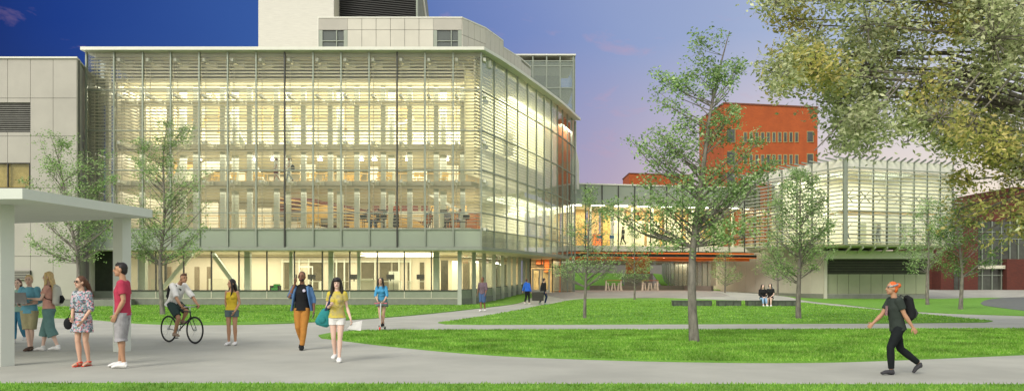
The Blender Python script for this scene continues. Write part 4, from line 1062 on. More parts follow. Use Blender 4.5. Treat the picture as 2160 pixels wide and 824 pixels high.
# ================================================================ grass blades on the nearest lawns
def inside(x, y, poly):
    c = False; n_ = len(poly); j = n_-1
    for i in range(n_):
        xi, yi = poly[i][:2]; xj, yj = poly[j][:2]
        if (yi > y) != (yj > y) and x < (xj-xi)*(y-yi)/(yj-yi)+xi: c = not c
        j = i
    return c
def blades(label, poly, nb_, x0, x1, y0, y1, lift, h, seed):
    rnd = random.Random(seed); v = []; f = []
    for _ in range(nb_):
        y = y0+(y1-y0)*rnd.random()**1.3; x = rnd.uniform(x0, x1)
        if abs(x) > y*.62: continue
        if not inside(x, y, poly): continue
        t = rnd.uniform(0, 6.28); z = g(x,y)+lift; hh = h*rnd.uniform(.5,1.2); w_ = .006+.0009*y*rnd.random()
        dx, dy = math.cos(t)*w_, math.sin(t)*w_; lx_, ly_ = rnd.gauss(0,.35)*hh, rnd.gauss(0,.35)*hh
        k = len(v); v += [(x-dx,y-dy,z),(x+dx,y+dy,z),(x+lx_,y+ly_,z+hh)]; f.append((k,k+1,k+2))
    me = bpy.data.meshes.new('grass'); me.from_pydata(v, [], f); me.materials.append(M_blade)
    o = bpy.data.objects.new('grass', me); col.objects.link(o); tag(o, label, 'grass', kind='stuff')
M_blade = leafmat('grass_blades', (.13,.32,.03), (.24,.47,.055), (.40,.60,.14))
blades('bright green grass blades of the front lawn', front_poly, 150000, -5, 17, 15.5, 28, .03, .06, 1)
blades('bright green grass of the strip along the bottom edge', near_poly, 60000, -9, 9, 8.5, 12.7, .04, .05, 2)
blades('short bright grass of the middle lawn', mid_poly, 80000, -4, 32, 29, 62, .03, .06, 3)
blades('short bright grass along the main building', left_poly, 50000, -28, 4, 32, 56, .03, .07, 4)
# ================================================================ people
BAKE = []
def voxel(o, vs_, it=3, fac=.5):
    r = o.modifiers.new('r', 'REMESH'); r.mode = 'VOXEL'; r.voxel_size = vs_; r.use_smooth_shade = True
    s = o.modifiers.new('s', 'SMOOTH'); s.iterations = it; s.factor = fac
    BAKE.append(o)
def cloth(name, c, v=.1, sc_=8, c2=None, **k): return mat(name, c, .85, var=v, vscale=sc_, c2=c2, bump=.35, bscale=14, spec=.15, **k)
SK_L = mat('fair_skin', (.60,.37,.26), .5, var=.06); SK_T = mat('tan_skin', (.44,.24,.14), .5, var=.06)
SK_D = mat('brown_skin', (.22,.105,.06), .5, var=.06); SK_P = mat('pale_skin', (.70,.48,.38), .5, var=.05)
H_BK = mat('black_hair', (.014,.011,.010), .45, var=.4, vscale=30, stretch=(3,3,.4)); H_BR = mat('brown_hair', (.10,.045,.022), .5, var=.4, vscale=30, stretch=(3,3,.4))
H_BL = mat('blond_hair', (.60,.43,.20), .5, var=.25, vscale=30, stretch=(3,3,.4)); H_OR = mat('orange_hair', (.62,.12,.02), .55, var=.35, vscale=20)
M_eye = mat('dark_eye', (.02,.015,.012), .3); M_lip = mat('lip', (.42,.12,.10), .5)
DEF = dict(pel=(0,0,.95), wst=(0,.005,1.09), chs=(0,.01,1.28), nb=(0,-.012,1.465), hd=(0,.015,1.635),
           shR=(.165,-.01,1.405), shL=(-.165,-.01,1.405), eR=(.215,-.03,1.13), eL=(-.215,-.03,1.13), wR=(.225,.045,.885), wL=(-.225,.045,.885),
           hpR=(.088,0,.91), hpL=(-.088,0,.91), kR=(.095,.025,.50), kL=(-.095,.025,.50), aR=(.10,0,.085), aL=(-.10,0,.085))
class Person:
    def __init__(s, label, x, y, z, phi, H, skin, pose=None, fem=False, near=True, look=0, group=None, cat='person'):
        s.k = H/1.75; s.phi = R(phi); s.root = Vector((x, y, z)); s.skin = skin; s.fem = fem; s.near = near; s.look = R(look)
        s.vs = .0085 if near else .016
        s.t = thing('person', label, cat, (x, y, z), group); pose = pose or {}
        J = {a: Vector(b) for a, b in DEF.items()}
        if fem:
            for q in ('shR','eR','wR'): J[q].x -= .018
            for q in ('shL','eL','wL'): J[q].x += .018
        up = ['wst','chs','nb','hd','shR','shL','eR','eL','wR','wL']
        if 'pel' in pose:
            d = Vector(pose['pel'])-J['pel']
            for q in up+['pel','hpR','hpL']: J[q] += d
        if 'lean' in pose:
            lx_, ly_ = pose['lean']; pz = J['pel'].z
            for q in up:
                u = (J[q].z-pz)/.7; J[q] += Vector((lx_*u, ly_*u, -abs(ly_)*.25*u*abs(ly_)*2))
        for a, b in pose.items():
            if a in J and a != 'pel': J[a] = Vector(b)
        s.J = J; s.toe = {q: Vector(pose.get('t'+q, (.02 if q == 'R' else -.02, .17, -.055))) for q in 'RL'}
        s.grip = pose.get('grip', {})
        s.body()
    def T(s, p):
        c, n_ = math.cos(s.phi), math.sin(s.phi); p = Vector(p)
        return s.root+Vector((p.x*c+p.y*n_, -p.x*n_+p.y*c, p.z))*s.k
    def fin(s, mb, name, m, vox=None, it=3):
        mb.v = [s.T(v) for v in mb.v]
        o = mb.build(name, m, s.t)
        if vox != 0: voxel(o, (vox or s.vs)*1.0, it)
        return o
    def torso(s, f=0.0, zlow=-.06, low=None, top=True):
        J = s.J; F_ = s.fem; d = (J['wst']-J['pel']).normalized()
        pts = [J['pel']+d*zlow, J['pel'], J['wst'], J['chs'], J['chs'].lerp(J['nb'], .68)]
        rad = [(.150+f,.100+f),(.160+f,.108+f),((.118 if F_ else .138)+f,(.085 if F_ else .098)+f),((.138 if F_ else .160)+f,(.105 if F_ else .115)+f),((.125 if F_ else .148)+f,.075+f)]
        if low: rad[0] = low
        if top: pts.append(J['nb']); rad.append((.058+f*.6, .055+f*.6))
        return pts, rad
    def side(s): return (s.J['shR']-s.J['shL']).normalized()
    def head_rot(s): return Matrix.Rotation(-s.look, 3, 'Z')
    def body(s):
        J = s.J; m = MB(); n_ = 12; sd_ = s.side()
        p, r = s.torso(); m.tube(p, r, 14, side=sd_)
        m.ball(J['pel']+Vector((0,-.02,-.04)), (.145,.11,.09), 12, 8)
        if s.fem and s.near:
            for q in (-.062,.062): m.ball(J['chs']+sd_*q+sd_.cross(Vector((0,0,-1)))*-.0+Vector((0,.075,.0)), .055, 10, 7)
        th = .074 if s.fem else .080
        for q in 'RL':
            hp, kn, an = J['hp'+q], J['k'+q], J['a'+q]
            m.tube([hp+Vector((0,0,.02)), hp.lerp(kn,.35), kn, ], [th+.008, th, .052], n_)
            m.tube([kn, kn.lerp(an,.3)+Vector((0,-.008,0)), kn.lerp(an,.75), an], [.050, .055, .036, .033], n_)
            m.ball(kn, .052, 10, 7)
            td = s.toe[q]; m.tube([an+Vector((0,-.045,-.045)) if td.y>.05 and td.z<0 else an-td*.2, an+Vector((0,0,-.03)), an+td*.6, an+td*1.02], [(.030,.034),(.038,.045),(.040,.028),(.030,.018)], 10, side=(1,0,0))
            sh, el, wr = J['sh'+q], J['e'+q], J['w'+q]
            m.ball(sh, .056 if not s.fem else .048, 10, 7)
            ar = .040 if s.fem else .047
            m.tube([sh, sh.lerp(el,.4), el], [ar+.004, ar, ar-.010], n_)
            m.tube([el, el.lerp(wr,.3), wr], [ar-.008, ar-.005, .0245], n_)
            d = (wr-el).normalized(); h0 = wr+d*.05
            sidev = d.orthogonal(); fw = Vector((0,1,0)); sv = (fw-d*fw.dot(d))
            sv = sv.normalized() if sv.length > .2 else Vector((1,0,0)); nv = d.cross(sv)*(1 if q == 'R' else -1)
            m.tube([wr, wr+d*.03, wr+d*.085], [(.024,.020),(.036,.018),(.040,.015)], 8, side=sv)
            curl = s.grip.get(q, .35)
            if s.near:
                for i, (off, ln) in enumerate(((-.031,.062),(-.010,.076),(.011,.080),(.031,.070))):
                    a = wr+d*.08+sv*off; b = a+d*ln*.5+nv*(-curl*ln*.25); c_ = b+d*ln*.5*(1-curl)+nv*(-curl*ln*.75)
                    m.tube([a, b, c_], [.0105,.0098,.0085], 6)
                a = wr+d*.03+sv*.03; m.tube([a, a+sv*.03+d*.03-nv*.01, a+sv*.036+d*.062-nv*.018], [.013,.011,.009], 6)
            else:
                m.ball(wr+d*.11-nv*.01, (.03,.03,.045), 8, 6)
        # neck and head
        hd = J['hd']; hr = s.head_rot()
        m.tube([J['nb']+Vector((0,0,-.04)), J['nb'].lerp(hd,.45), hd+Vector((0,-.02,-.04))], [.058,.050,.054], 12)
        m.ball(hd+Vector((0,-.005,.022)), (.076,.095,.096), 14, 10, hr)
        m.ball(hd+hr@Vector((0,.028,-.045)), (.058,.062,.066), 12, 8, hr)
        m.ball(hd+hr@Vector((0,.070,-.088)), (.026,.022,.020), 8, 6)
        m.tube([hd+hr@Vector((0,.086,.022)), hd+hr@Vector((0,.110,-.022)), hd+hr@Vector((0,.088,-.034))], [.009,.016,.011], 7)
        for q in (-1,1): m.ball(hd+hr@Vector((q*.079,-.004,-.008)), (.013,.022,.032), 8, 6, hr)
        o = s.fin(m, 'body', s.skin, s.vs if not s.near else .0075, 2)
        if s.near:
            for q in (-1,1):
                e = MB().ball(hd+hr@Vector((q*.031,.0865,.012)), (.0125,.008,.0065), 8, 6, hr); s.fin(e, 'eye', M_eye, 0)
                e = MB().tube([hd+hr@Vector((q*.014,.092,.034)), hd+hr@Vector((q*.048,.080,.036))], .0045, 5); s.fin(e, 'eyebrow', M_eye, 0)
            s.fin(MB().tube([hd+hr@Vector((-.026,.086,-.055)), hd+hr@Vector((0,.095,-.057)), hd+hr@Vector((.026,.086,-.055))], [(.004,.004),(.010,.007),(.004,.004)], 6), 'mouth', M_lip, 0)
    # ---- clothes
    def arm(s, q, t):
        sh, el, wr = s.J['sh'+q], s.J['e'+q], s.J['w'+q]
        return sh.lerp(el, t) if t <= 1 else el.lerp(wr, t-1)
    def leg(s, q, t):
        hp, kn, an = s.J['hp'+q], s.J['k'+q], s.J['a'+q]
        return hp.lerp(kn, t) if t <= 1 else kn.lerp(an, t-1)
    def top(s, m_, sleeve=.5, hem=-.1, f=.016, slf=.018, flare=0, name='shirt', neck=True, folds=True):
        m = MB(); pts, rad = s.torso(f, hem*.5)
        rad[0] = (rad[1][0]+flare+.012, rad[1][1]+flare+.012)
        if not neck: pts = pts[:-1]; rad = rad[:-1]
        m.tube(pts, rad, 16, side=s.side())
        if sleeve > 0:
            for q in 'RL':
                ar = .040 if s.fem else .047; P_ = [s.J['sh'+q]]; R_ = [ar+slf+.006]
                for t in (.5, 1.0, 1.5, 2.0):
                    if t < sleeve-.05: P_.append(s.arm(q, t)); R_.append(ar+slf-.008*(t-.5)*1.4)
                P_.append(s.arm(q, sleeve)); R_.append(ar+slf-.012*(sleeve-.5))
                m.tube(P_, R_, 12); m.ball(s.J['sh'+q], ar+slf+.008, 10, 7)
        if s.fem:
            for q in (-.062,.062): m.ball(s.J['chs']+s.side()*q+Vector((0,.07,0)), .055+f, 10, 7)
        if folds and s.near:
            rnd = random.Random(int(s.root.x*97)); d = s.side()
            for _ in range(9):
                z = rnd.uniform(.3, 1); c_ = s.J['pel'].lerp(s.J['chs'], z); ph = rnd.uniform(0, 6.28)
                a = c_+Vector((math.cos(ph)*(.14+f), math.sin(ph)*(.095+f), rnd.uniform(-.05,.05))); b = c_+Vector((math.cos(ph+.7)*(.145+f), math.sin(ph+.7)*(.10+f), rnd.uniform(-.08,.12)))
                m.tube([a, b], [.006,.012], 5)
        return s.fin(m, name, m_)
    def straps(s, m_):                        # camisole straps
        m = MB()
        for q in (-1,1):
            d = s.side(); m.tube([s.J['chs']+d*q*.085+Vector((0,.10,.06)), s.J['nb']+d*q*.10+Vector((0,0,-.035)), s.J['chs']+d*q*.085+Vector((0,-.09,.06))], .008, 6)
        return s.fin(m, 'strap', m_, 0)
    def legs(s, m_, t=2, f=.018, flare=0, name='trousers', rise=.02):
        m = MB(); pts, rad = s.torso(min(f*.8,.010), -.07); m.tube([pts[0], pts[1], pts[1].lerp(pts[2], .35+rise)], [rad[0], rad[1], (rad[1][0]*.93, rad[1][1]*.95)], 16, side=s.side())
        m.ball(s.J['pel']+Vector((0,-.02,-.05)), (.15+f*.3,.115+f*.3,.09), 12, 8)
        th = .074 if s.fem else .080
        for q in 'RL':
            P_ = [s.leg(q,0)+Vector((0,0,.02)), s.leg(q, min(t,.4))]; R_ = [th+f+.006, th+f]
            if t > 1: P_ += [s.leg(q,1)]; R_ += [.056+f+flare*.3]
            if t > 1.5: P_ += [s.leg(q,1.4)]; R_ += [.056+f*.9+flare*.6]
            P_ += [s.leg(q,t)]; R_ += [(.042+f*.8+flare) if t > 1.2 else (.060+f+flare)]
            m.tube(P_, R_, 14)
        return s.fin(m, name, m_)
    def skirt(s, m_, z1, w_=(.2,.16), name='skirt', f=.014, frm=.55, pleat=0):
        J = s.J; m = MB(); pts, rad = s.torso(f); c = (J['kR']+J['kL'])/2; hp = J['pel']; e = hp.lerp(c, z1)
        m.tube([hp.lerp(J['wst'], frm), hp, hp.lerp(e,.5), e], [(rad[1][0]*.9,rad[1][1]*.9), rad[1], ((rad[1][0]+w_[0])/2+.01,(rad[1][1]+w_[1])/2+.01), w_], 18, side=s.side())
        if pleat:
            for i in range(pleat):
                a = 2*math.pi*i/pleat; sx, cx = math.sin(a), math.cos(a)
                m.tube([hp.lerp(e,.3)+Vector((cx*rad[1][0]*.98, sx*rad[1][1]*.98, 0)), e+Vector((cx*w_[0], sx*w_[1], 0))], [.008,.022], 6)
        return s.fin(m, name, m_)
    def shoes(s, m_, f=.012, high=0, sole=None):
        for q in 'RL':
            an = s.J['a'+q]; td = s.toe[q]; m = MB()
            flat = td.z < 0 and td.y > .05
            heel = an+(Vector((0,-.05,-.05)) if flat else -td*.25+Vector((0,0,-.02)))
            m.tube([heel, an+Vector((0,0,-.035)), an+td*.6, an+td*1.1], [(.032+f*.6,.026+f*.4),(.038+f,.044+f*.4),(.042+f,.030+f*.4),(.032+f,.018+f*.3)], 12, side=(1,0,0))
            m.tube([an+Vector((0,-.008,-.03)), an+Vector((0,-.006,.02+high))], [.042+f*.5,.037+f*.4], 10)
            o = s.fin(m, 'shoe', m_, .009 if s.near else None, 1)
            if sole:
                b = MB()
                b.tube([an+Vector((0,-.085,-.078)), an+Vector((0,0,-.078)), an+Vector((td.x*.6,td.y*.6,-.078)), an+Vector((td.x*1.2,td.y*1.2,-.074))], [(.03,.009),(.045,.009),(.052,.009),(.03,.009)], 10, side=(1,0,0))
                if flat: s.fin(b, 'sole', sole, 0)
    def hair(s, m_, style='short', f=0):
        hd = s.J['hd']; hr = s.head_rot(); m = MB(); v = lambda *a: hd+hr@Vector(a)
        m.ball(v(0,-.022,.034), (.084+f,.098+f,.100+f), 16, 10, hr)
        m.ball(v(0,-.045,-.01), (.078+f,.068,.085), 12, 8, hr)
        if style == 'spiky':
            m.ball(v(0,.015,.078), (.068,.072,.048), 12, 8, hr)
            for i in range(9): m.tube([v(-.05+.0125*i,.03+.01*(i%3),.10), v(-.058+.0145*i,.045,.125+.008*(i%2))], [.015,.006], 5)
        if style in ('long','wave'):
            ln = -.42 if style == 'wave' else -.30
            m.tube([v(0,-.045,.06), v(0,-.085,-.08), v(0,-.115,-.2), v(0,-.11,ln)], [(.085,.05),(.098,.050),(.10,.042),(.055,.025)], 14, side=hr@Vector((1,0,0)))
            for q in (-1,1): m.tube([v(q*.04,.035,.10), v(q*.078,.030,.03), v(q*.092,.015,-.08), v(q*.10,.02,-.18), v(q*.085,.06,ln*.85)], [.028,.024,.030,.030,.012], 8)
            if style == 'wave':
                for i in range(7): m.ball(v(.03*(i%3-1)+.06,-.02-.03*(i%2),-.12-.05*i), .045, 8, 6)
        if style == 'bangs':
            m.tube([v(0,-.045,.06), v(0,-.085,-.08), v(0,-.11,-.2), v(0,-.10,-.30)], [(.088,.05),(.108,.055),(.115,.045),(.07,.03)], 14, side=hr@Vector((1,0,0)))
            for q in (-1,1): m.tube([v(q*.04,.05,.10), v(q*.082,.040,.03), v(q*.098,.02,-.08), v(q*.105,.02,-.2), v(q*.09,.05,-.32)], [.032,.028,.034,.036,.014], 8)
            m.tube([v(-.055,.078,.062), v(0,.094,.066), v(.055,.078,.062)], [.026,.034,.026], 8); m.ball(v(0,.066,.080), (.055,.03,.03), 10, 7)
        if style == 'pony':
            m.tube([v(0,-.10,.05), v(.0,-.16,.0), v(0,-.19,-.12), v(0,-.20,-.25)], [.03,.042,.035,.012], 10)
        if style == 'fly':
            m.tube([v(0,-.09,.03), v(.0,-.14,-.06), v(0,-.20,-.18), v(0,-.27,-.28)], [.055,.052,.035,.010], 10)
        if style == 'bun': m.ball(v(0,-.125,.055), .048, 10, 8)
        if style == 'bob':
            m.tube([v(0,-.04,.06), v(0,-.06,-.04), v(0,-.06,-.12)], [(.092,.07),(.1,.072),(.085,.06)], 14, side=hr@Vector((1,0,0)))
        return s.fin(m, 'hair', m_, .010 if s.near else None, 2)
# --------------------------------------------------------------- things people carry
def backpack(label, c, m_, phi, k=1.0, group=None, m2=None, cat='backpack'):
    """c: point between the shoulder blades; phi: facing of the wearer"""
    f = Vector((math.sin(R(phi)), math.cos(R(phi)), 0)); sd_ = Vector((f.y, -f.x, 0)); c = Vector(c)
    t = thing('backpack', label, cat, tuple(c-Vector((0,0,.3*k))), group)
    b = MB().tube([c-f*.08*k+Vector((0,0,.14*k)), c-f*.12*k+Vector((0,0,.08*k)), c-f*.14*k-Vector((0,0,.12*k)), c-f*.13*k-Vector((0,0,.28*k)), c-f*.11*k-Vector((0,0,.31*k))], [(.06*k,.03*k),(.125*k,.075*k),(.15*k,.095*k),(.15*k,.085*k),(.11*k,.05*k)], 16, side=sd_)
    o = b.build('bag_body', m_, t, True); voxel(o, .014, 2)
    o = MB().tube([c-f*.22*k-Vector((0,0,.10*k)), c-f*.25*k-Vector((0,0,.18*k)), c-f*.22*k-Vector((0,0,.27*k))], [(.08*k,.02*k),(.11*k,.035*k),(.09*k,.02*k)], 12, side=sd_).build('front_pocket', m2 or m_, t, True)
    for q in (-1,1):
        MB().tube([c+sd_*q*.09*k-f*.04*k+Vector((0,0,.10*k)), c+sd_*q*.10*k+f*.07*k+Vector((0,0,.15*k)), c+sd_*q*.11*k+f*.14*k+Vector((0,0,.02*k)), c+sd_*q*.15*k+f*.06*k-Vector((0,0,.16*k)), c+sd_*q*.12*k-f*.06*k-Vector((0,0,.2*k))], [(.022*k,.008*k)]*5, 8, side=sd_).build('strap', m2 or m_, t, True)
    return t
def at(px, py, Y): return P(px, py, Y)
def gnd(px, Y, z=0): return X(px, Y), Y, g(X(px,Y), Y)+z
C_wht = cloth('white_cotton', (.72,.71,.68)); C_blk = cloth('black_cloth', (.016,.017,.018)); C_shw = mat('white_sneaker', (.75,.74,.72), .5)
C_jean = cloth('blue_denim', (.06,.11,.22)); C_dkj = cloth('navy_denim', (.03,.05,.12))
# 1 man in raspberry T-shirt
x,y,z = gnd(259, 15.35)
p = Person('tall man in raspberry red T-shirt and grey cargo shorts, facing left', x,y,z, 258, 1.87, SK_T,
  dict(kR=(.09,.03,.5),aR=(.12,.07,.085),aL=(-.10,-.04,.085),eR=(.23,-.04,1.13),wR=(.21,.08,.88),eL=(-.215,-.06,1.13),wL=(-.20,.06,.90),hd=(0,.035,1.645)), look=-6)
p.top(cloth('raspberry_jersey',(.42,.045,.085)), .62, -.14, .020, .022)
p.legs(cloth('grey_cargo_cotton',(.33,.32,.33),.2,7), 1.12, .024, .014, 'cargo_shorts')
p.shoes(C_shw); p.hair(H_BK, 'spiky', -.004)
p.fin(MB().tube([p.J['chs']+Vector((.09,.12,.02)),p.J['nb']+Vector((.05,.03,-.02)),p.J['nb']+Vector((-.05,.03,-.02)),p.J['chs']+Vector((-.02,.13,.05))], .004, 5), 'necklace', C_wht, 0)
# 2 woman in floral dress
x,y,z = gnd(175, 15.6)
fl = bpy.data.materials.new('floral_print'); n_, b_ = nt(fl); b_.inputs['Roughness'].default_value = .85
tc_ = n_.nodes.new('ShaderNodeTexCoord'); vo = n_.nodes.new('ShaderNodeTexVoronoi'); vo.inputs['Scale'].default_value = 40; n_.links.new(tc_.outputs['Object'], vo.inputs['Vector'])
hs = n_.nodes.new('ShaderNodeValToRGB'); hs.color_ramp.interpolation = 'CONSTANT'; e_ = hs.color_ramp.elements
sp_ = n_.nodes.new('ShaderNodeSeparateColor'); n_.links.new(vo.outputs['Color'], sp_.inputs[0]); n_.links.new(sp_.outputs[0], hs.inputs[0])
e_[0].color = (.10,.13,.15,1); e_[1].position = .85; e_[1].color = (.65,.25,.28,1)
for q_, c_ in ((.25,(.45,.50,.52)),(.42,(.16,.26,.24)),(.55,(.50,.42,.48)),(.7,(.22,.30,.40))): z_ = e_.new(q_); z_.color = (*c_,1)
n_.links.new(hs.outputs[0], b_.inputs['Base Color'])
p = Person('laughing woman in short floral dress, sunglasses and red sandals beside the man in red', x,y,z, 196, 1.64, SK_L,
  dict(lean=(.02,.03),eR=(.215,.02,1.13),wR=(.10,.17,.95),eL=(-.22,.03,1.12),wL=(-.14,.16,.90),aR=(.05,.02,.085),aL=(-.05,-.10,.085),kR=(.08,.05,.5),kL=(-.06,.0,.5)), fem=True, look=22)
p.top(fl, 1.1, -.1, .022, .030, name='dress_top'); p.skirt(fl, .62, (.215,.17), 'dress_skirt', .022, pleat=9)
p.fin(MB().torus(p.J['wst']+Vector((0,0,-.02)), (0,0,1), .128, .012, 20, 6), 'belt', C_blk, 0)
p.hair(H_BR, 'fly'); C_rs = mat('red_strap', (.65,.04,.02), .5)
for q in 'RL': p.fin(MB().tube([p.J['a'+q]+Vector((0,-.06,-.07)), p.J['a'+q]+Vector((0,.17,-.075))], [(.03,.008),(.038,.008)], 8, side=(1,0,0)).torus(p.J['a'+q]+Vector((0,0,.0)), (0,0,1), .042, .012, 14, 5).torus(p.J['a'+q]+Vector((0,.10,-.045)), (0,1,.3), .040, .009, 14, 5), 'sandal', C_rs, 0)
hd = p.J['hd']; hr = p.head_rot(); sg = MB()
for q in (-1,1): sg.ball(hd+hr@Vector((q*.033,.094,.014)), (.028,.010,.020), 10, 7, hr).tube([hd+hr@Vector((q*.06,.085,.02)), hd+hr@Vector((q*.080,0,.015))], .004, 5)
p.fin(sg, 'sunglasses', M_eye, 0)
q_ = p.T((.20,.12,.88))
hb = thing('handbag', 'small dark handbag held by the woman in the floral dress', 'handbag', tuple(q_-Vector((0,0,.12))))
MB().ball(q_+Vector((-.03,0,-.04)), (.085,.05,.11), 12, 9).build('bag_body', C_blk, hb, True)
MB().tube([q_+Vector((-.06,0,.02)), p.T((.19,-.02,1.2)), p.T((.15,.03,1.44)), p.T((.17,-.12,1.2)), q_+Vector((.0,.03,.02))], .008, 6).build('strap', C_blk, hb)
# 3 man with laptop
x,y,z = gnd(62, 19.1)
pl = Person('blond man in light blue shirt and khaki shorts holding an open laptop', x,y,z, 176, 1.70, SK_P,
  dict(eR=(.24,.03,1.13),wR=(.10,.26,1.06),eL=(-.24,.03,1.13),wL=(-.10,.28,1.08),kR=(.03,.03,.5),aR=(-.03,.06,.085),kL=(-.05,.0,.5),aL=(-.03,-.02,.085),hd=(0,.03,1.62)), look=-10)
pl.top(cloth('light_blue_cotton',(.16,.42,.55)), 1.2, -.16, .022, .024); pl.legs(cloth('khaki_cotton',(.42,.38,.22)), 1.0, .032, .012, 'shorts')
pl.shoes(cloth('brown_shoe',(.09,.06,.045))); pl.hair(H_BL, 'short', .002)
lp = thing('laptop', 'open grey laptop held by the man in the light blue shirt', 'laptop', tuple(pl.T((0,.33,1.07))))
c0_ = pl.T((0,.34,1.10))
MB().box(c0_.x-.17, c0_.x+.17, c0_.y-.11, c0_.y+.11, c0_.z, c0_.z+.018).build('keyboard_base', mat('laptop_grey',(.22,.22,.22),.4,.4), lp)
MB().add([(c0_.x-.17,c0_.y-.112,c0_.z+.02),(c0_.x+.17,c0_.y-.112,c0_.z+.02),(c0_.x+.17,c0_.y-.16,c0_.z+.24),(c0_.x-.17,c0_.y-.16,c0_.z+.24),
          (c0_.x-.17,c0_.y-.10,c0_.z+.02),(c0_.x+.17,c0_.y-.10,c0_.z+.02),(c0_.x+.17,c0_.y-.148,c0_.z+.24),(c0_.x-.17,c0_.y-.148,c0_.z+.24)],
         [(0,1,2,3),(7,6,5,4),(0,4,5,1),(1,5,6,2),(2,6,7,3),(3,7,4,0)]).build('screen_lid', mat('laptop_grey',(.22,.22,.22),.4,.4), lp)
# 4 blonde woman
x,y,z = gnd(103, 19.0)
p = Person('blonde woman in pink top and teal culottes, seen from the side under the canopy', x,y,z, 262, 1.76, SK_P,
  dict(eR=(.16,.08,1.15),wR=(.10,.30,1.12),eL=(-.17,.10,1.15),wL=(-.10,.33,1.16),kR=(.09,.10,.5),aR=(.09,.16,.085),kL=(-.09,-.06,.5),aL=(-.09,-.22,.11)), fem=True)
p.top(cloth('pink_knit',(.62,.33,.27)), .5, -.02, .016, .018); p.legs(cloth('teal_culotte_cloth',(.13,.24,.23)), 1.42, .035, .05, 'culottes'); p.shoes(C_shw, .016, .02); p.hair(H_BL, 'wave')
backpack('pale grey backpack worn by the blonde woman in the pink top', p.T((0,-.04,1.33)), mat('pale_canvas',(.50,.50,.44),.8), 262, 1.0, m2=C_blk)
# 5 woman in jeans half behind
x,y,z = gnd(38, 21.4)
p = Person('auburn haired person with glasses and blue jeans, half hidden by the nearest canopy column', x,y,z, 172, 1.60, SK_P,
  dict(eR=(.2,.02,1.12),wR=(.06,.17,1.06),aL=(-.10,-.22,.16),kL=(-.10,.06,.52),wL=(-.05,.17,1.1)), fem=True)
p.top(cloth('mint_shirt',(.30,.48,.40)), 1.5, -.16, .022, .024); p.legs(cloth('bright_denim',(.07,.24,.36)), 1.9, .02); p.shoes(C_shw); p.hair(H_BR, 'bob')
# 6 woman in mustard top
x,y,z = gnd(489, 20.8)
p = Person('woman with long black hair, mustard camisole and denim shorts, looking left', x,y,z, 184, 1.60, SK_T,
  dict(eR=(.19,-.05,1.13),wR=(.15,-.08,.90),eL=(-.21,-.02,1.12),wL=(-.12,.10,.90),kR=(.07,.04,.5),aR=(.06,.05,.085),aL=(-.09,-.02,.085)), fem=True, look=48)
MC = cloth('mustard_satin',(.58,.43,.04)); p.top(MC, 0, -.02, .014, neck=False, name='camisole'); p.straps(MC); p.legs(cloth('grey_denim',(.10,.14,.14)), .38, .026, .01, 'shorts'); p.shoes(C_shw); p.hair(H_BK, 'wave')
# 7 man on the phone
x,y,z = gnd(637, 19.4)
p = Person('bearded man in open denim shirt and ochre trousers talking on a phone', x,y,z, 178, 1.77, SK_D,
  dict(eR=(.27,.06,1.17),wR=(.135,.12,1.47),eL=(-.25,-.03,1.13),wL=(-.27,.03,.87),kR=(.08,.02,.5),aR=(.02,-.16,.17),kL=(-.06,.06,.51),aL=(-.02,.10,.085),tR=(.02,.13,-.12),grip=dict(R=.8)), look=3)
p.top(C_blk, .5, -.13, .014, .016, name='black_tee')
OC = cloth('ochre_twill',(.44,.20,.045)); p.legs(OC, 1.95, .016); p.shoes(C_blk); p.hair(H_BK, 'short', -.006)
hd = p.J['hd']; p.fin(MB().ball(hd+Vector((0,.048,-.066)), (.056,.048,.045), 12, 8), 'beard', H_BK, 0)
m = MB(); J = p.J
for q in (-1,1):
    m.tube([J['shR' if q > 0 else 'shL']+Vector((-q*.03,.02,.01)), J['chs']+Vector((q*.155,.03,-.02)), J['wst']+Vector((q*.185,.02,0)), J['pel']+Vector((q*.225,.0,-.07))], [(.05,.085),(.030,.11),(.026,.115),(.030,.10)], 10, side=(1,0,0))
    s_ = 'R' if q > 0 else 'L'
    m.tube([J['sh'+s_], J['e'+s_], p.arm(s_, 1.35)], [.070,.062,.052], 12)
m.tube([J['nb']+Vector((0,-.05,-.02)), J['chs']+Vector((0,-.10,0)), J['wst']+Vector((0,-.10,0)), J['pel']+Vector((0,-.12,-.08))], [(.10,.03),(.16,.035),(.15,.035),(.19,.03)], 14, side=(1,0,0))
p.fin(m, 'denim_shirt', cloth('denim_shirt_blue',(.09,.18,.34)))
p.fin(MB().tube([J['chs']+Vector((-.075,.135,.05)), J['chs']+Vector((-.075,.141,.05))], .034, 14), 'shirt_emblem', cloth('pale_print',(.55,.52,.62),.5,40), 0)
def phone(label, c, d=(0,0,1)):
    c = Vector(c); t = MB().bar(c-Vector(d)*.07, c+Vector(d)*.07, .07, .012, up=(1,0,0)); o = t.build('phone', mat('phone_black',(.02,.02,.022),.2), None); tag(o, label, 'phone')
phone('black phone held to the ear of the bearded man', p.T((.115,.07,1.62)), (0,.1,.99))
phone('dark phone in the lowered hand of the bearded man', p.T((-.275,.09,.77)), (.3,.3,.9))
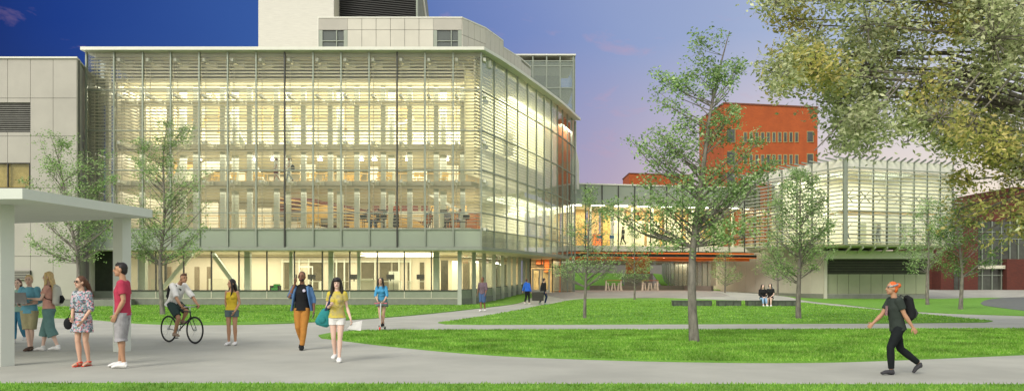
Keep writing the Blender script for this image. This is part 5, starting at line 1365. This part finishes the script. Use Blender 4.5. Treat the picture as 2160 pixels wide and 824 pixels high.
# 8 woman in yellow tee
x,y,z = gnd(711, 16.5)
p = Person('woman with long black hair, yellow printed T-shirt and white shorts walking forward', x,y,z, 178, 1.62, SK_P,
  dict(eR=(.22,-.03,1.12),wR=(.11,.15,1.17),eL=(-.20,-.04,1.13),wL=(-.29,.05,.90),kR=(.07,.0,.5),aR=(.06,-.12,.14),kL=(-.07,.06,.5),aL=(-.06,.10,.085),grip=dict(R=.8,L=.7)), fem=True, look=-6)
YT = mat('yellow_print_jersey', (.62,.50,.04), .85, c2=(.36,.31,.16), vscale=9, bump=.3, bscale=14); p.top(YT, .5, -.06, .022, .022); p.legs(C_wht, .34, .018, .014, 'shorts'); p.shoes(C_shw); p.hair(H_BK, 'bangs')
q_ = p.T((.27,.0,.95))
tb = thing('shoulder_bag', 'teal shoulder bag with dark straps carried by the woman in the yellow T-shirt', 'bag', tuple(q_-Vector((0,0,.18))))
TL = cloth('teal_canvas',(.03,.22,.22)); o = MB().tube([q_+Vector((-.05,0,-.19)), q_+Vector((-.035,0,-.14)), q_+Vector((0,0,-.02)), q_+Vector((.035,0,.10)), q_+Vector((.05,0,.14))], [(.11,.05),(.15,.085),(.125,.08),(.09,.05),(.05,.03)], 14, side=(1,0,0)).build('bag_body', TL, tb, True); voxel(o, .014, 2)
MB().ball(q_+Vector((-.02,-.075,-.07)), (.07,.035,.07), 10, 8).build('front_pocket', TL, tb, True)
MB().tube([q_+Vector((.03,-.04,.1)), p.T((.14,.10,1.25)), p.T((.12,.04,1.45)), p.T((.14,-.10,1.2)), q_+Vector((.06,.06,.1))], [(.02,.006)]*5, 6).build('strap', C_dkj, tb)
q_ = p.T((-.36,.10,.80)); o = MB().add([q_+Vector(v) for v in ((-.02,0,.02),(.16,.02,.06),(.13,.03,-.14),(-.13,.01,-.10),(-.02,.006,.02),(.16,.026,.06),(.13,.036,-.14),(-.13,.016,-.10))], [(0,1,2,3),(7,6,5,4),(0,4,5,1),(1,5,6,2),(2,6,7,3),(3,7,4,0)]).build('paper_sheet', C_wht); tag(o, 'white sheet of paper held by the woman in the yellow T-shirt', 'paper')
# 9 scooter woman
x,y,z = gnd(806, 27.4)
p = Person('woman in bright blue blouse and grey skirt riding a kick scooter', x,y,z+.09, 185, 1.60, SK_L,
  dict(lean=(.02,.14),pel=(0,-.04,.93),eR=(.21,.12,1.12),wR=(.10,.26,.93),eL=(-.21,.12,1.12),wL=(-.14,.26,.93),kR=(.07,.06,.5),aR=(.03,-.02,.085),kL=(-.06,.02,.5),aL=(-.0,-.14,.10),grip=dict(R=.9,L=.9)), fem=True, look=8)
p.top(cloth('cyan_blouse',(.07,.30,.52)), 1.3, -.05, .016, .020); p.skirt(cloth('slate_skirt_cloth',(.11,.17,.15)), .48, (.22,.18), pleat=8); p.shoes(C_blk, .012, .05); p.hair(H_BK, 'long')
kx = x; sr = thing('kick_scooter', 'small silver kick scooter under the woman in the bright blue blouse', 'scooter', (kx+.02, y-.2, z))
MS = mat('silver_metal', (.5,.52,.5), .3, .8); fw = Vector((math.sin(R(185)), math.cos(R(185)), 0)); o_ = Vector((kx+.02,y,z))
MB().bar(o_-fw*.25+Vector((0,0,.10)), o_+fw*.32+Vector((0,0,.10)), .12, .03).build('deck', MS, sr)
MB().bar(o_+fw*.34+Vector((0,0,.08)), o_+fw*.27+Vector((0,0,.86)), .035).build('steering_column', MS, sr)
MB().bar(o_+fw*.27+Vector((-.2,0,.86)), o_+fw*.27+Vector((.2,0,.86)), .03).build('handlebar', mat('pink_grip',(.6,.12,.2),.5), sr)
for d_ in (.38,-.3): MB().tube([o_+fw*d_+Vector((-.02,0,.055)), o_+fw*d_+Vector((.02,0,.055))], .055, 14).build('wheel', C_rs if d_ > 0 else C_blk, sr)
# 10 man in plaid
x,y,z = gnd(1018, 44.3)
p = Person('man in rolled plaid shirt, blue denim shorts and white sneakers walking on the entrance path', x,y,z, 196, 1.78, SK_D,
  dict(eR=(.24,-.10,1.14),wR=(.30,-.06,.90),eL=(-.23,.06,1.12),wL=(-.20,.14,.90),kR=(.08,.06,.5),aR=(.05,.10,.085),kL=(-.08,.02,.5),aL=(-.09,-.14,.10)), near=False, look=20)
p.top(cloth('purple_grey_plaid',(.14,.10,.12),.4,20), 1.2, -.12, .022, .026); p.legs(C_jean, 1.05, .026, .01, 'shorts'); p.shoes(C_shw, .018); p.hair(H_BK, 'short', -.006)
# 11, 12 two people carrying a trunk
x,y,z = gnd(1112, 57.5)
p = Person('person in bright blue hoodie and black trousers carrying the left end of a trunk', x,y,z, 35, 1.72, SK_L,
  dict(lean=(-.06,.05),eR=(.24,-.02,1.12),wR=(.30,.04,.90),eL=(-.28,0,1.14),wL=(-.33,-.04,.93),kR=(.09,.10,.5),aR=(.14,.04,.085),kL=(-.08,-.02,.5),aL=(-.04,-.25,.12)), near=False)
p.top(cloth('royal_blue_fleece',(.03,.13,.55)), 2.0, -.12, .035, .034, name='hoodie'); p.legs(C_blk, 1.85, .012); p.shoes(C_shw); p.hair(H_BR, 'short')
p.fin(MB().ball(p.J['nb']+Vector((0,-.07,0)), (.10,.06,.09), 10, 7), 'hood', cloth('royal_blue_fleece',(.03,.13,.55)))
x,y,z = gnd(1147, 57.0)
p = Person('person in black jacket and blue jeans carrying the right end of a trunk', x,y,z, 60, 1.76, SK_L,
  dict(lean=(.03,.0),eR=(.22,-.02,1.12),wR=(.24,.0,.88),eL=(-.24,-.04,1.12),wL=(-.26,-.06,.88),kR=(.09,.16,.52),aR=(.10,.02,.085),kL=(-.08,-.03,.5),aL=(-.08,-.30,.12)), near=False)
p.top(C_blk, 2.0, -.12, .03, .03, name='jacket'); p.legs(C_dkj, 1.9, .015); p.shoes(mat('green_white_shoe',(.35,.6,.45),.6)); p.hair(H_BK, 'short')
tx = X(1134.5, 56.6); tk = thing('trunk', 'black ribbed trunk carried between two people near the entrance', 'case', (tx, 56.6, z+.28))
MB().box(tx-.38, tx+.38, 56.35, 56.9, z+.28, z+.84).build('body', mat('trunk_brown_black',(.03,.03,.022),.6,var=.4,stretch=(1,1,12)), tk)
MB().box(tx-.40, tx+.40, 56.33, 56.92, z+.845, z+.90).build('lid', mat('trunk_edge',(.14,.14,.12),.5), tk)
for q in (-1,1): MB().bar((tx+q*.385,56.4,z+.62),(tx+q*.385,56.6,z+.62),.04).build('handle', M_dmetal, tk)
# 13, 14 seated women on the bench
BY = 52.45
def seated(x, y, z, phi, H, skin, lab, extra=None, look=0, near=False, seat=.40, fem=True, group=None):
    s_ = seat/H*1.75; d = dict(pel=(0,-.02,s_+.09), kR=(.09,.42,s_+.06), kL=(-.09,.42,s_+.06), aR=(.08,.46,.085), aL=(-.10,.48,.085),
      eR=(.20,.06,s_+.30), eL=(-.20,.06,s_+.30), wR=(.08,.28,s_+.18), wL=(-.08,.28,s_+.18)); d.update(extra or {})
    return Person(lab, x, y, z, phi, H, skin, d, fem=fem, near=near, look=look, group=group)
p = seated(X(1609,BY), BY+.02, .02, 182, 1.86, SK_P, 'seated woman in black sweater and pale blue jeans on the longest bench', look=-12)
p.top(C_blk, 1.95, -.06, .035, .034, name='sweater'); p.legs(cloth('pale_denim',(.25,.40,.60)), 1.75, .014); p.shoes(C_shw); p.hair(H_BK, 'long')
p = seated(X(1625,BY), BY+.0, .02, 205, 1.96, SK_P, 'seated woman in black dress with bare legs and white shoes on the longest bench', dict(wR=(.16,.34,.66)), look=10)
p.top(C_blk, .7, -.06, .020, .026, name='dress_top'); p.skirt(C_blk, .35, (.17,.14), 'dress_skirt'); p.shoes(C_shw, .02); p.hair(H_BK, 'long')
backpack('small white backpack on the back of the seated woman in the black dress', p.T((0,-.10,1.0)), C_wht, 205, 1.0)
# 15 walker with orange hair
x,y,z = gnd(1893, 14.25)
p = Person('striding person with orange hair bun, bandana, dark shirt and black jeans', x,y,z, 268, 1.60, SK_T,
  dict(pel=(0,0,.885),lean=(0,.09),eL=(-.20,-.03,1.10),wL=(-.235,-.16,.88),eR=(.19,.20,1.08),wR=(.15,.38,.93),kL=(-.085,.17,.50),aL=(-.075,.15,.085),tL=(0,.17,-.05),kR=(.09,-.10,.46),aR=(.09,-.45,.19),tR=(.0,.10,-.15),
       eR_=0), look=0)
J = p.J
p.top(cloth('dark_green_grey_cotton',(.035,.045,.038)), .62, -.16, .022, .026); p.legs(cloth('black_denim',(.012,.015,.016)), 1.93, .014); p.shoes(cloth('dark_sneaker',(.05,.05,.055)), .012)
p.hair(H_OR, 'bun', -.002)
p.fin(MB().torus(J['hd']+Vector((0,-.012,.055)), (0,.28,1), .088, .018, 24, 7), 'bandana', cloth('grey_bandana',(.30,.32,.33),.6,40))
p.fin(MB().ball(J['hd']+Vector((.082,.0,-.012)), .016, 8, 6), 'earphone', M_eye, 0)
p.fin(MB().tube([J['chs']+Vector((.02,.135,.04)), J['chs']+Vector((.02,.150,-.14))], [(.05,.012),(.05,.012)], 8, side=(1,0,0)), 'shirt_print', cloth('white_red_print',(.45,.25,.24),.9,60,c2=(.05,.05,.06)), 0)
backpack('large black backpack with a red detail worn by the striding person with orange hair', p.T((0,-.08,1.30)), C_blk, 268, .90, m2=cloth('charcoal_nylon',(.045,.048,.05)))
# 16 cyclist and bicycle
wr_ = Vector((X(356,21.8), 21.8, .345)); wf = Vector((X(411,21.2), 21.2, .345)); hd_ = (wf-wr_).normalized(); ax_ = Vector((-hd_.y, hd_.x, 0)); mid_ = (wr_+wf)/2
bc = thing('bicycle', 'black single speed bicycle ridden by the man in the white shirt', 'bicycle', (mid_.x, mid_.y, 0))
def bk_(f, z, s_=0): return wr_+hd_*f+Vector((0,0,z-.345))+ax_*s_
M_bf = mat('black_frame', (.03,.035,.035), .3, .2); M_tyre = mat('tyre_rubber', (.02,.02,.02), .8)
for c in (wr_, wf):
    w_ = MB().torus(c, ax_, .325, .017, 40, 8).build('wheel', M_tyre, bc, True)
    MB().torus(c, ax_, .300, .009, 36, 6).build('rim', M_bf, w_, True)
    m = MB()
    for i in range(20):
        a = 2*math.pi*i/20; m.bar(c+ax_*(.02 if i % 2 else -.02), c+hd_*math.cos(a)*.3+Vector((0,0,math.sin(a)*.3)), .0035)
    m.build('spokes', MS, w_); MB().tube([c-ax_*.04, c+ax_*.04], .02, 10).build('hub', MS, w_)
m = MB(); st_ = bk_(.40,.30); se = bk_(.24,.80); ht = bk_(.88,.80); hb_ = bk_(.91,.66)
for a, b, r in ((se,ht,.015),(hb_,st_,.017),(se,st_,.015),(bk_(.25,.74),wr_,.009),(st_,wr_,.010),(ht,hb_,.019)): m.tube([a,b], r, 8)
m.build('frame', M_bf, bc, True)
m = MB()
for q in (-.05,.05): m.tube([hb_+ax_*q*.6, hb_+ax_*q+Vector((0,0,-.04)), wf+ax_*q], [.012,.011,.008], 8)
m.build('fork', M_bf, bc, True)
hc_ = bk_(.87,.92); m = MB().tube([ht, hc_], .014, 8).tube([hc_-ax_*.28, hc_+ax_*.28], .013, 8)
hbm = m.build('handlebar', MS, bc, True)
for q in (-1,1): MB().tube([hc_+ax_*q*.18, hc_+ax_*q*.29], .018, 8).build('grip', M_tyre, hbm, True)
MB().tube([bk_(.245,.78), bk_(.22,.90)], .012, 8).build('seat_post', MS, bc); MB().tube([bk_(.08,.925), bk_(.2,.925), bk_(.36,.915)], [(.07,.02),(.055,.02),(.02,.015)], 10, side=ax_).build('saddle', M_tyre, bc, True)
ck = MB().torus(st_+ax_*-.05, ax_, .085, .008, 20, 5).build('chainring', MS, bc)
for q, dz in ((-1,-.17),(1,.17)):
    e = st_+ax_*q*.07+Vector((0,0,dz)); MB().bar(st_+ax_*q*.06, e, .018).build('crank', MS, bc); MB().box(e.x-.05,e.x+.05,e.y-.04,e.y+.04,e.z-.012,e.z+.012).build('pedal', M_tyre, bc)
phi_ = math.degrees(math.atan2(hd_.x, hd_.y)); sp0 = bk_(.22,.94)
kk = 1.78/1.75
def loc(v): return (v.x*1/kk, v.y*1/kk, v.z/kk)
# the rider in his own frame: origin under the saddle
p = Person('cyclist in white short sleeved shirt and dark shorts riding towards the right', sp0.x, sp0.y, 0, phi_, 1.78, SK_T,
  dict(pel=(0,-.02,.99),lean=(0,.33),hpR=(.09,.0,.95),hpL=(-.09,0,.95),kR=(.10,.34,.62),aR=(.10,.17,.245),kL=(-.10,.38,.78),aL=(-.10,.20,.55),
       eR=(.24,.46,1.10),wR=(.24,.60,.96),eL=(-.24,.46,1.10),wL=(-.24,.60,.96),hd=(0,.40,1.60),grip=dict(R=1,L=1)), look=6)
p.top(C_wht, .9, -.16, .028, .030, flare=.02); p.legs(cloth('dark_green_shorts_cloth',(.035,.06,.055)), .85, .026, .01, 'shorts'); p.shoes(cloth('tan_shoe',(.32,.24,.18))); p.hair(H_BR, 'spiky', -.008)
p.fin(MB().tube([p.J['shR']+Vector((-.04,.06,.02)), p.J['chs']+Vector((0,.14,.02)), p.J['wst']+Vector((-.13,.03,.02))], [(.022,.008)]*3, 8), 'chest_strap', C_blk, 0)
backpack('black backpack on the back of the cyclist', p.T(p.J['chs']+Vector((0,-.10,.04))), C_blk, phi_, .95)
# ================================================================ people and furniture behind the glass
def small(lab, px, Y, z, phi, H, skin, pose, top, legs, hair, fem=True, look=0):
    p = Person(lab, X(px,Y), Y, z, phi, H, skin, pose, fem=fem, near=False, look=look)
    p.top(*top) if isinstance(top, tuple) else p.top(top, .5)
    if legs[0] == 'skirt': p.skirt(*legs[1:])
    else: p.legs(*legs[1:])
    p.hair(*hair); return p
C_mar = cloth('maroon_cloth',(.16,.04,.06)); C_gry = cloth('grey_cloth',(.30,.30,.32)); C_red = cloth('scarlet_cloth',(.55,.09,.03)); C_lbj = cloth('light_jeans',(.35,.42,.45))
walk = dict(kR=(.09,.12,.5),aR=(.09,.20,.085),kL=(-.09,-.02,.5),aL=(-.09,-.26,.13),wR=(.23,-.1,.9),wL=(-.22,.16,.92))
p = small('woman in white top and maroon skirt walking left on the upper glass gallery', 583, 56.1, 8.07, 265, 1.58, SK_T, walk, (C_wht,.5), ('skirt', C_mar, .75, (.2,.18)), (H_BR,'bob')); p.shoes(C_shw)
p = small('woman in white top and pale jeans with a black bag on the upper gallery', 610, 56.1, 8.07, 262, 1.62, SK_T, dict(walk, eR=(.19,.02,1.13), wR=(.12,.22,1.2)), (C_wht,.4), ('legs', C_lbj, 1.9), (H_BR,'pony')); p.shoes(C_blk)
q_ = p.T((.16,-.22,1.0)); o = MB().ball(q_, (.15,.15,.26), 10, 8).tube([q_+Vector((0,0,.2)), p.T((.12,0,1.42))], .012, 6).build('shoulder_bag', C_blk, None, True); tag(o, 'black bag hanging from the shoulder of the woman in pale jeans upstairs', 'bag')
def chair(label, x, y, z, m_, phi=180, group=None, k=1.0):
    f = Vector((math.sin(R(phi)), math.cos(R(phi)), 0)); s_ = Vector((f.y,-f.x,0)); c = Vector((x,y,z))
    t = thing('chair', label, 'chair', (x,y,z), group)
    def B(a, b, w_, h): return MB().bar(c+s_*a[0]+f*a[1]+Vector((0,0,a[2])), c+s_*b[0]+f*b[1]+Vector((0,0,b[2])), w_, h)
    B((0,-.21,.45),(0,.21,.45),.44,.04).build('seat', m_, t); B((0,-.22,.62),(0,-.25,.92),.44,.03).build('backrest', m_, t)
    for a in (-.19,.19):
        B((a,.18,0),(a,.18,.43),.035,.035).build('leg', m_, t); B((a,-.22,0),(a,-.24,.62),.035,.035).build('leg', m_, t)
    return t
M_ych = mat('yellow_beech', (.62,.42,.13), .5, var=.08)
c0 = None
cpx = [452,470,487,532,548,640,655,690,735,752,800,816,872,890,935]
for i, q in enumerate(cpx):
    lab = f'yellow beech chair on the upper gallery behind the glass, {ORD[i]} from the left'
    loc_ = (X(q,58), 58, 8.05)
    if c0 is None: c0 = chair(lab, *loc_, M_ych, 205, 'yellow chairs on the upper gallery')
    else: copy_tree(c0, loc_, R((i*47) % 70-35), lab)
for i, q in enumerate((640,656,670)):
    copy_tree(c0, (X(q,58.6), 58.6, 5.0), R(20*i), f'yellow beech chair by the foot of the tiered seating, {["left","middle","right"][i]} of three')
# musicians on the second level
ZM, YM = 5.0, 55.95
def mus(lab, px, phi, skin, top, legs, hair, seat=.45, extra=None, H=1.66):
    p = seated(X(px,YM), YM, ZM, phi, H, skin, lab, extra, seat=seat)
    p.top(top, 1.6, -.06, .022, .024); p.legs(legs, 1.9, .016); p.shoes(C_blk); p.hair(*hair); return p
mus('violinist with dark hair in pale blouse seated at the left of the music rehearsal', 778, 95, SK_L, cloth('pale_blouse',(.50,.45,.40)), C_dkj, (H_BK,'bob'), extra=dict(eL=(-.24,.25,1.03),wL=(-.16,.45,1.12),eR=(.2,.2,.98),wR=(.1,.38,1.08)))
mus('violinist in dark clothes seated behind the music stand', 797, 265, SK_L, C_blk, C_dkj, (H_BK,'pony'), extra=dict(eL=(-.24,.25,1.03),wL=(-.16,.45,1.12)))
p = Person('standing singer in orange and black with a long black skirt', X(836,YM), YM, ZM, 200, 1.76, SK_D, dict(wR=(.12,.2,1.1),wL=(-.1,.2,1.12)), fem=True, near=False)
p.top(C_red, 1.2, -.08, .022, .024); p.skirt(C_blk, 1.85, (.22,.2), 'long_skirt'); p.hair(H_OR, 'short', .01)
mus('cellist in blue shirt seated at the centre right of the rehearsal', 904, 190, SK_P, cloth('steel_blue_shirt',(.06,.17,.30)), C_blk, (mat('grey_hair',(.5,.48,.45),.6),'short'), extra=dict(kR=(.22,.38,.5),kL=(-.22,.38,.5),wR=(.22,.36,.9),wL=(-.12,.30,1.25),eL=(-.25,.15,1.1)))
mus('seated musician in grey behind the black music stand near the rust partition', 944, 182, SK_L, C_gry, C_blk, (H_BR,'pony'))
mus('violist in white shirt seated at the right end of the rehearsal', 970, 265, SK_L, C_wht, C_dkj, (H_BR,'short'), extra=dict(eL=(-.24,.25,1.03),wL=(-.16,.45,1.05)))
for i, (q, ph, lb) in enumerate(((774,95,'left'),(801,265,'second'),(904,190,'centre'),(945,182,'fourth'),(976,265,'right'))):
    chair(f'black rehearsal chair under the {["left violinist","dark dressed violinist","cellist","grey dressed musician","violist"][i]}', X(q,YM), YM, ZM, C_blk, ph, 'black chairs of the musicians')
def stand(label, px, h=1.1):
    x = X(px, YM-.3); t = thing('music_stand', label, 'music stand', (x, YM-.3, ZM))
    MB().tube([(x,YM-.3,ZM+.02),(x,YM-.3,ZM+h-.1)], .015, 6).build('pole', C_blk, t)
    MB().bar((x-.27,YM-.3,ZM+h),(x+.2,YM-.3,ZM+h),.03,.24,up=(0,-.5,1)).build('desk', C_blk, t)
    for a in (0,2.1,4.2): MB().bar((x,YM-.3,ZM+.12),(x+.22*math.cos(a),YM-.3+.22*math.sin(a),ZM+.02),.02).build('foot', C_blk, t)
stand('black music stand between the two violinists', 811); stand('black music stand in front of the grey dressed musician', 937)
def violin(label, c, d, k=1.0, cat='violin', nm='violin'):
    c = Vector(c); d = Vector(d).normalized(); t = thing(nm, label, cat, tuple(c)); M_v = mat('violin_varnish',(.42,.12,.025),.3,var=.15)
    s_ = d.cross(Vector((0,1,0))).normalized()
    MB().tube([c-d*.18*k, c-d*.10*k, c, c+d*.09*k, c+d*.15*k], [(.02*k,.02*k),(.105*k,.03*k),(.065*k,.03*k),(.085*k,.03*k),(.02*k,.02*k)], 12, side=s_).build('sound_box', M_v, t, True)
    MB().bar(c+d*.15*k, c+d*.36*k, .025*k).build('neck', M_dmetal, t)
violin('violin held by the pale bloused violinist', (X(786,55.7),55.6,6.05), (1,-.2,-.15)); violin('violin held by the dark dressed violinist', (X(805,55.7),55.6,6.02), (1,-.2,-.2)); violin('viola held by the violist in the white shirt', (X(962,55.7),55.6,5.95), (-1,-.2,-.2))
violin('large orange cello between the knees of the cellist', (X(904,55.5),55.5,5.62), (.35,0,1), 2.3, 'cello', 'cello')
# bridge and studio people
q0_ = bp(.30, 1.4); p = Person('dark dressed person striding along the glass bridge', q0_[0], q0_[1], 4.97, 250, 1.75, SK_D, walk, near=False); p.top(C_blk, 1.9, -.1, .02, .024); p.legs(C_blk); p.hair(H_BK)
for i in range(4):
    q1_ = bp(.075+.062*i-.03, 1.3); chair(f'blue chair on the glass bridge, {ORD[i]} from the left', q1_[0], q1_[1], 4.95, mat('blue_plastic',(.03,.12,.38),.5), 170+i*20, 'blue chairs on the bridge')
q0_ = bp(.93, 1.0); p = Person('person in blue jacket walking away at the right end of the bridge', q0_[0], q0_[1], 4.97, 10, 1.85, SK_L, walk, near=False); p.top(cloth('slate_blue_jacket',(.10,.17,.28)), 1.9, -.1, .03, .03); p.legs(cloth('rust_trousers',(.35,.15,.06))); p.hair(H_BR)
backpack('dark backpack on the walker at the right end of the bridge', p.T((0,-.10,1.30)), C_dkj, 10, 1.0)
DY = 71.6
p = Person('dancer leaping with both arms raised at the left corner of the studio', X(1786,DY), DY, 4.72, 235, 1.62, SK_L, dict(pel=(0,.05,1.0),lean=(0,-.10),eR=(.25,.2,1.68),wR=(.32,.42,1.86),eL=(-.25,-.12,1.66),wL=(-.35,-.3,1.86),kR=(.08,.10,.55),aR=(.06,-.02,.13),kL=(-.10,-.12,.56),aL=(-.08,-.45,.40)), fem=True, near=False)
p.top(C_blk, 0, -.08, .014, neck=False, name='leotard'); p.legs(C_dkj, 1.6, .012); p.hair(H_BR, 'bun')
p = Person('dancer in dark dress bending sideways in the middle of the studio', X(1858,DY), DY+.6, 4.72, 180, 1.66, SK_L, dict(lean=(-.10,.05),eR=(.02,0,1.62),wR=(.14,.02,1.92),eL=(-.40,.05,1.25),wL=(-.45,.12,1.05),aR=(.10,.1,.085),kL=(-.13,.02,.5),aL=(-.26,-.05,.085)), fem=True, near=False)
p.top(C_blk, 0, -.05, .014, neck=False, name='leotard'); p.skirt(C_gry, .5, (.32,.26), pleat=8); p.legs(C_blk, 1.95, .01, name='tights'); p.hair(H_BK, 'bun')
# ground floor rooms
def desk(label, px, w_, h=.75, Y=58.2, mon=True, m_=None):
    x = X(px,Y); t = thing('desk', label, 'desk', (x,Y,.82)); m_ = m_ or M_lcol
    MB().box(x-w_/2, x+w_/2, Y, Y+.7, .82+h-.04, .82+h).build('top', m_, t)
    for q in (-1,1): MB().box(x+q*(w_/2-.04)-.03, x+q*(w_/2-.04)+.03, Y+.05, Y+.65, .82, .82+h-.041).build('side_panel', m_, t)
    if mon:
        mm = MB().box(x-.27, x+.27, Y+.3, Y+.34, .82+h+.12, .82+h+.46).box(x-.04,x+.04,Y+.32,Y+.36,.82+h+.001,.82+h+.12).build('monitor', M_black, None); tag(mm, 'dark monitor on the '+label, 'monitor')
        MB().box(x+.35, x+.39, Y+.3, Y+.5, .82+h+.001, .82+h+.2)
desk('white desk behind the ground floor window right of the bearded man', 655, 1.2)
desk('white desk in the room behind the woman in the yellow T-shirt', 745, 1.6)
desk('white desk behind the scooter rider', 822, 1.5); desk('white desk at the right end of the lit ground floor room', 886, 1.6)
cb = thing('counter_unit', 'grey bow fronted counter behind the ground floor glass left of the scooter rider', 'counter', (X(773,57.5),57.5,.82))
MB().box(X(757,57.5), X(789,57.5), 57.5, 58.1, .82, 1.62).build('cabinet', M_slab, cb); MB().box(X(756,57.5), X(790,57.5), 57.45, 58.15, 1.621, 1.68).build('worktop', M_lcol, cb); MB().box(X(762,57.5), X(784,57.5), 57.6, 57.9, 1.681, 1.75).build('rim', M_slab, cb)
lc = thing('tall_cabinet', 'tall white cabinet in the room behind the scooter rider', 'cabinet', (X(829,59),59,.82)); MB().box(X(820,59), X(841,59), 59, 59.5, .82, 2.25).build('body', M_lcol, lc); MB().box(X(830,59)-.01, X(830,59)+.01, 58.98, 58.999, .9, 2.2).build('door_gap', M_dk, lc)
gc_ = thing('armchair', 'bright green armchair behind the ground floor glass left of the bearded man', 'armchair', (X(581,57),57,.82)); M_grn = mat('bright_green_fabric',(.05,.42,.06),.7)
MB().box(X(574,57), X(588,57), 56.8, 57.3, .95, 1.12).build('seat', M_grn, gc_); MB().box(X(574,57), X(588,57), 57.31, 57.42, .95, 1.38).build('backrest', M_grn, gc_)
for q in (572.5,588.5): MB().box(X(q,57)-.05, X(q,57)+.05, 56.8, 57.42, .82, 1.28).build('armrest', C_blk, gc_)
# ceiling lamps that show through the louvres
lampn = 0
for (q, Y, z) in ((420,59,10.0),(535,59,10.0),(577,59,10.0),(641,59,10.0),(675,59,10.0),(718,59,10.0),(762,59,10.0),(790,59,10.0),(860,59,10.0),(942,59,10.0)):
    x = X(q,Y); t = thing('ceiling_lamp', f'small white ceiling lamp above the upper gallery, {ORD[lampn]} from the left', 'lamp', (x,Y,z), 'gallery ceiling lamps'); lampn += 1
    MB().box(x-.14, x+.14, Y-.14, Y+.14, z-.1, z+.02).build('lens', M_lamp, t); MB().box(x-.02, x+.02, Y-.02, Y+.02, z+.021, z+.16).build('stem', M_lcol, t)
for i, (q, Y) in enumerate(((1052,61.5),(1092,66),(1100,70),(1176,76.2),(1186,77))):
    x = X(q,Y)-1.6*(i < 3); t = thing('hanging_lamp', ['round white lamp hanging in the first bay of the curved ground floor','round white lamp hanging midway along the curved ground floor','round white lamp hanging left of the entrance doors','left of the two white lamps right of the entrance doors','right of the two white lamps right of the entrance doors'][i], 'lamp', (x,Y,2.9))
    MB().tube([(x,Y,2.9),(x,Y,3.0)], [.16,.10], 12).build('lens', M_lamp, t); MB().tube([(x,Y,3.001),(x,Y,3.49)], .012, 6).build('cord', M_dmetal, t)
# ---- settle the voxel meshes into plain ones
dg = bpy.context.evaluated_depsgraph_get(); dg.update()
new = [(o, bpy.data.meshes.new_from_object(o.evaluated_get(dg))) for o in BAKE]
for o, me in new:
    ms_ = o.data.materials[0] if o.data.materials else None
    o.modifiers.clear(); me.name = o.name
    if not me.materials and ms_: me.materials.append(ms_)
    o.data = me
    if len(me.polygons): me.polygons.foreach_set('use_smooth', [True]*len(me.polygons))
